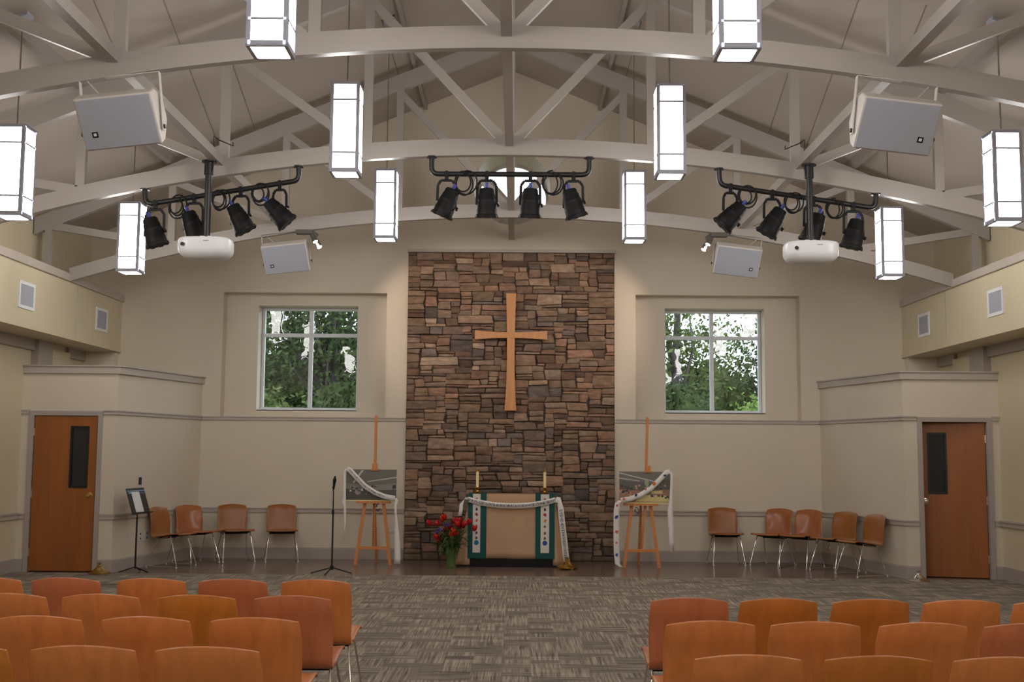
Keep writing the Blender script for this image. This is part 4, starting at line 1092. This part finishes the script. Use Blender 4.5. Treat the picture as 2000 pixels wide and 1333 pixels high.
def music():
    t = thing('music_stand', 'black music stand holding a sheet beside the left vestibule wall', 'music stand', (-4.82, 14.97, 0), deg(0))
    MB().tube([(0, 0, .05), (0, 0, .7)], .012, 10).tube([(0, 0, .7), (0, 0, .85)], .009, 8).build('pole', m_black, t, smooth='auto')
    for a in (deg(200), deg(-20), deg(90)): MB().tube([(0, 0, .07), (.2*math.cos(a), .2*math.sin(a), .01)], .009, 8).build('leg', m_black, t, smooth='auto')
    R = Matrix.Translation((.01, -.01, .92)) @ Matrix.Rotation(deg(80), 4, 'Z') @ Matrix.Rotation(deg(-18), 4, 'X')
    MB().box((-.23, 0, -.17), (.23, .008, .17), R).box((-.23, -.05, -.175), (.23, .008, -.165), R).build('desk', m_black, t)
    part(MB().box((-.13, -.005, -.15), (.07, -.001, .12), R).build('sheet', m_white, t), 'white sheet of paper')
    part(MB().box((-.22, -.004, .128), (.22, -.001, .14), R).box((-.2, -.004, .10), (-.14, -.001, .12), R).box((.09, -.004, .10), (.2, -.001, .106), R).build('edge_stripe', mat('pale_blue_edge', (120, 160, 190), .5), t), 'pale blue stripes')
music()

# ================================================================== OUTSIDE
m_grass = mat('grass', (82, 104, 58), .9, var=.2, scale=(2,)*3)
struct(MB().box((-60, 18.4, -.4), (60, 90, -.05)).build('ground', m_grass))
m_bark = mat('bark', (92, 86, 88), .9, var=.2, scale=(6, 6, 1.5), bump=.5, bscale=20)
def foliage(nm, c):
    m = mat(nm, c, .9, var=.45, scale=(3,)*3, spec=.1); b = m.node_tree.nodes['Principled BSDF']
    b.inputs['Transmission Weight'].default_value = 0
    return m
m_lf = [foliage('leaf_dark', (66, 80, 50)), foliage('leaf_mid', (84, 96, 58)), foliage('leaf_light', (104, 126, 66))]
def tree(x, y, h, crown, n, mi, label, cat='tree', trunk=True, leaf=.11, seed=0, sparse=0):
    rd = random.Random(seed); t = thing('leafy_tree' if trunk else 'garden_shrub', label, cat, (x, y, -.05), 0, 'trees and shrubs beyond the windows')
    cr, cz0, cz1 = crown; cl = []
    for i in range(max(10, n//110)):
        a = rd.uniform(0, 2*PI); r = cr*math.sqrt(rd.random()); z = rd.uniform(cz0, cz1); u = (z-cz0)/(cz1-cz0)
        r *= (1-.45*abs(u-.45)*1.6); cl.append(Vector((r*math.cos(a), r*math.sin(a), z)))
    lf = MB()
    for i in range(n):
        c = rd.choice(cl); s = cr*(.22 if sparse else .30)
        p = c+Vector((rd.gauss(0, s), rd.gauss(0, s), rd.gauss(0, s*.7)))
        if not trunk and i % 4:
            th_ = math.acos(rd.uniform(-.6, 1)); ph = rd.uniform(PI*.75, PI*2.25); q = .62+.13*math.sin(3*ph+seed)*math.sin(2*th_)+.06*math.sin(7*ph+seed)+rd.uniform(-.06, .10)
            p = Vector((cr*1.15*q*math.sin(th_)*math.cos(ph), cr*q*math.sin(th_)*math.sin(ph), (cz0+cz1)/2+(cz1-cz0)*.62*q*1.1*math.cos(th_)))
        d = Vector((rd.gauss(0, 1), rd.gauss(0, 1), rd.gauss(0, 1))).normalized(); q = d.orthogonal().normalized(); w2 = d.cross(q)
        L_ = leaf*rd.uniform(.7, 1.7)
        if p.z < .05: continue
        lf.add([p, p+d*L_*.5+q*L_*.3, p+d*L_, p+d*L_*.5-q*L_*.3], [(0, 1, 2, 3)])
    if not trunk:
        rows = []
        for i in range(11):
            th_ = PI*i/10; row = []
            for j in range(21):
                ph = 2*PI*j/20; q = .62+.13*math.sin(3*ph+seed)*math.sin(2*th_)+.06*math.sin(7*ph+seed)
                row.append((cr*1.15*q*math.sin(th_)*math.cos(ph), cr*q*math.sin(th_)*math.sin(ph), (cz0+cz1)/2+(cz1-cz0)*.62*q*1.1*math.cos(th_)))
            rows.append(row)
        lf.grid(rows)
    lf.build('foliage', m_lf[mi], t)
    tr_ = MB()
    if trunk:
        tr_.tube([(0, 0, 0), (.06, 0, h*.3), (-.04, .05, h*.6), (.03, 0, h*.9)], [.17, .14, .11, .05], 10)
    for c in cl[::3]:
        b0 = Vector((0, 0, (c.z*.55) if trunk else .1)); mid = (b0+c)/2+Vector((rd.uniform(-.2, .2), rd.uniform(-.2, .2), .1)); tr_.tube([b0, mid, c], [.05, .03, .012] if trunk else [.03, .02, .01], 6)
    tr_.build('trunk' if trunk else 'stems', m_bark, t, smooth=True)
tree(-4.15, 26.2, 7.5, (1.9, 3.6, 7.6), 9000, 0, 'tree with a grey trunk showing through the right half of the left window', seed=1)
tree(-6.9, 28.0, 7, (1.8, 3.2, 7.2), 9000, 1, 'green tree behind the left half of the left window', seed=2)
tree(-9.6, 27.0, 7, (1.9, 2.5, 7), 3800, 0, 'dark green tree far left beyond the left window', seed=3)
tree(-5.7, 24.5, 3, (1.5, .3, 3.1), 4600, 1, 'olive shrub at the bottom left of the left window', 'shrub', False, .09, 4)
tree(-3.4, 25.0, 3, (1.5, .3, 3.2), 4600, 0, 'dark shrub at the bottom right of the left window', 'shrub', False, .09, 5)
tree(-4.6, 31.0, 4, (2.6, .8, 5.0), 5200, 0, 'dense bank of shrubs farther back behind the left window', 'shrub', False, .14, 6)
tree(-8.2, 31.5, 4, (2.6, .8, 4.8), 4200, 1, 'dense bank of shrubs farther left behind the left window', 'shrub', False, .14, 16)
tree(3.9, 27.0, 6.5, (1.25, 3.6, 6.2), 2300, 1, 'sparse tree against the sky at the upper left of the right window', seed=7, sparse=1)
tree(6.5, 29.5, 6, (1.7, 2.0, 4.9), 3600, 0, 'tree whose ragged top shows at the right of the right window', seed=8)
tree(5.6, 24.5, 3, (1.4, .3, 2.9), 5200, 2, 'bright green shrub at the bottom right of the right window', 'shrub', False, .08, 9)
tree(3.5, 25.2, 3, (1.4, .3, 3.2), 4600, 0, 'dark shrub at the bottom left of the right window', 'shrub', False, .09, 10)
tree(5.0, 31.0, 4, (2.6, .8, 4.1), 5200, 1, 'dense bank of shrubs farther back behind the right window', 'shrub', False, .14, 11)
tree(9.4, 28.5, 6, (2.0, 2.2, 6), 3600, 0, 'dark tree far right beyond the right window', seed=12)
tree(0.2, 28.0, 4, (2.4, .5, 4.2), 3800, 1, 'shrub bank behind the stone wall, between the windows', 'shrub', False, .12, 13)
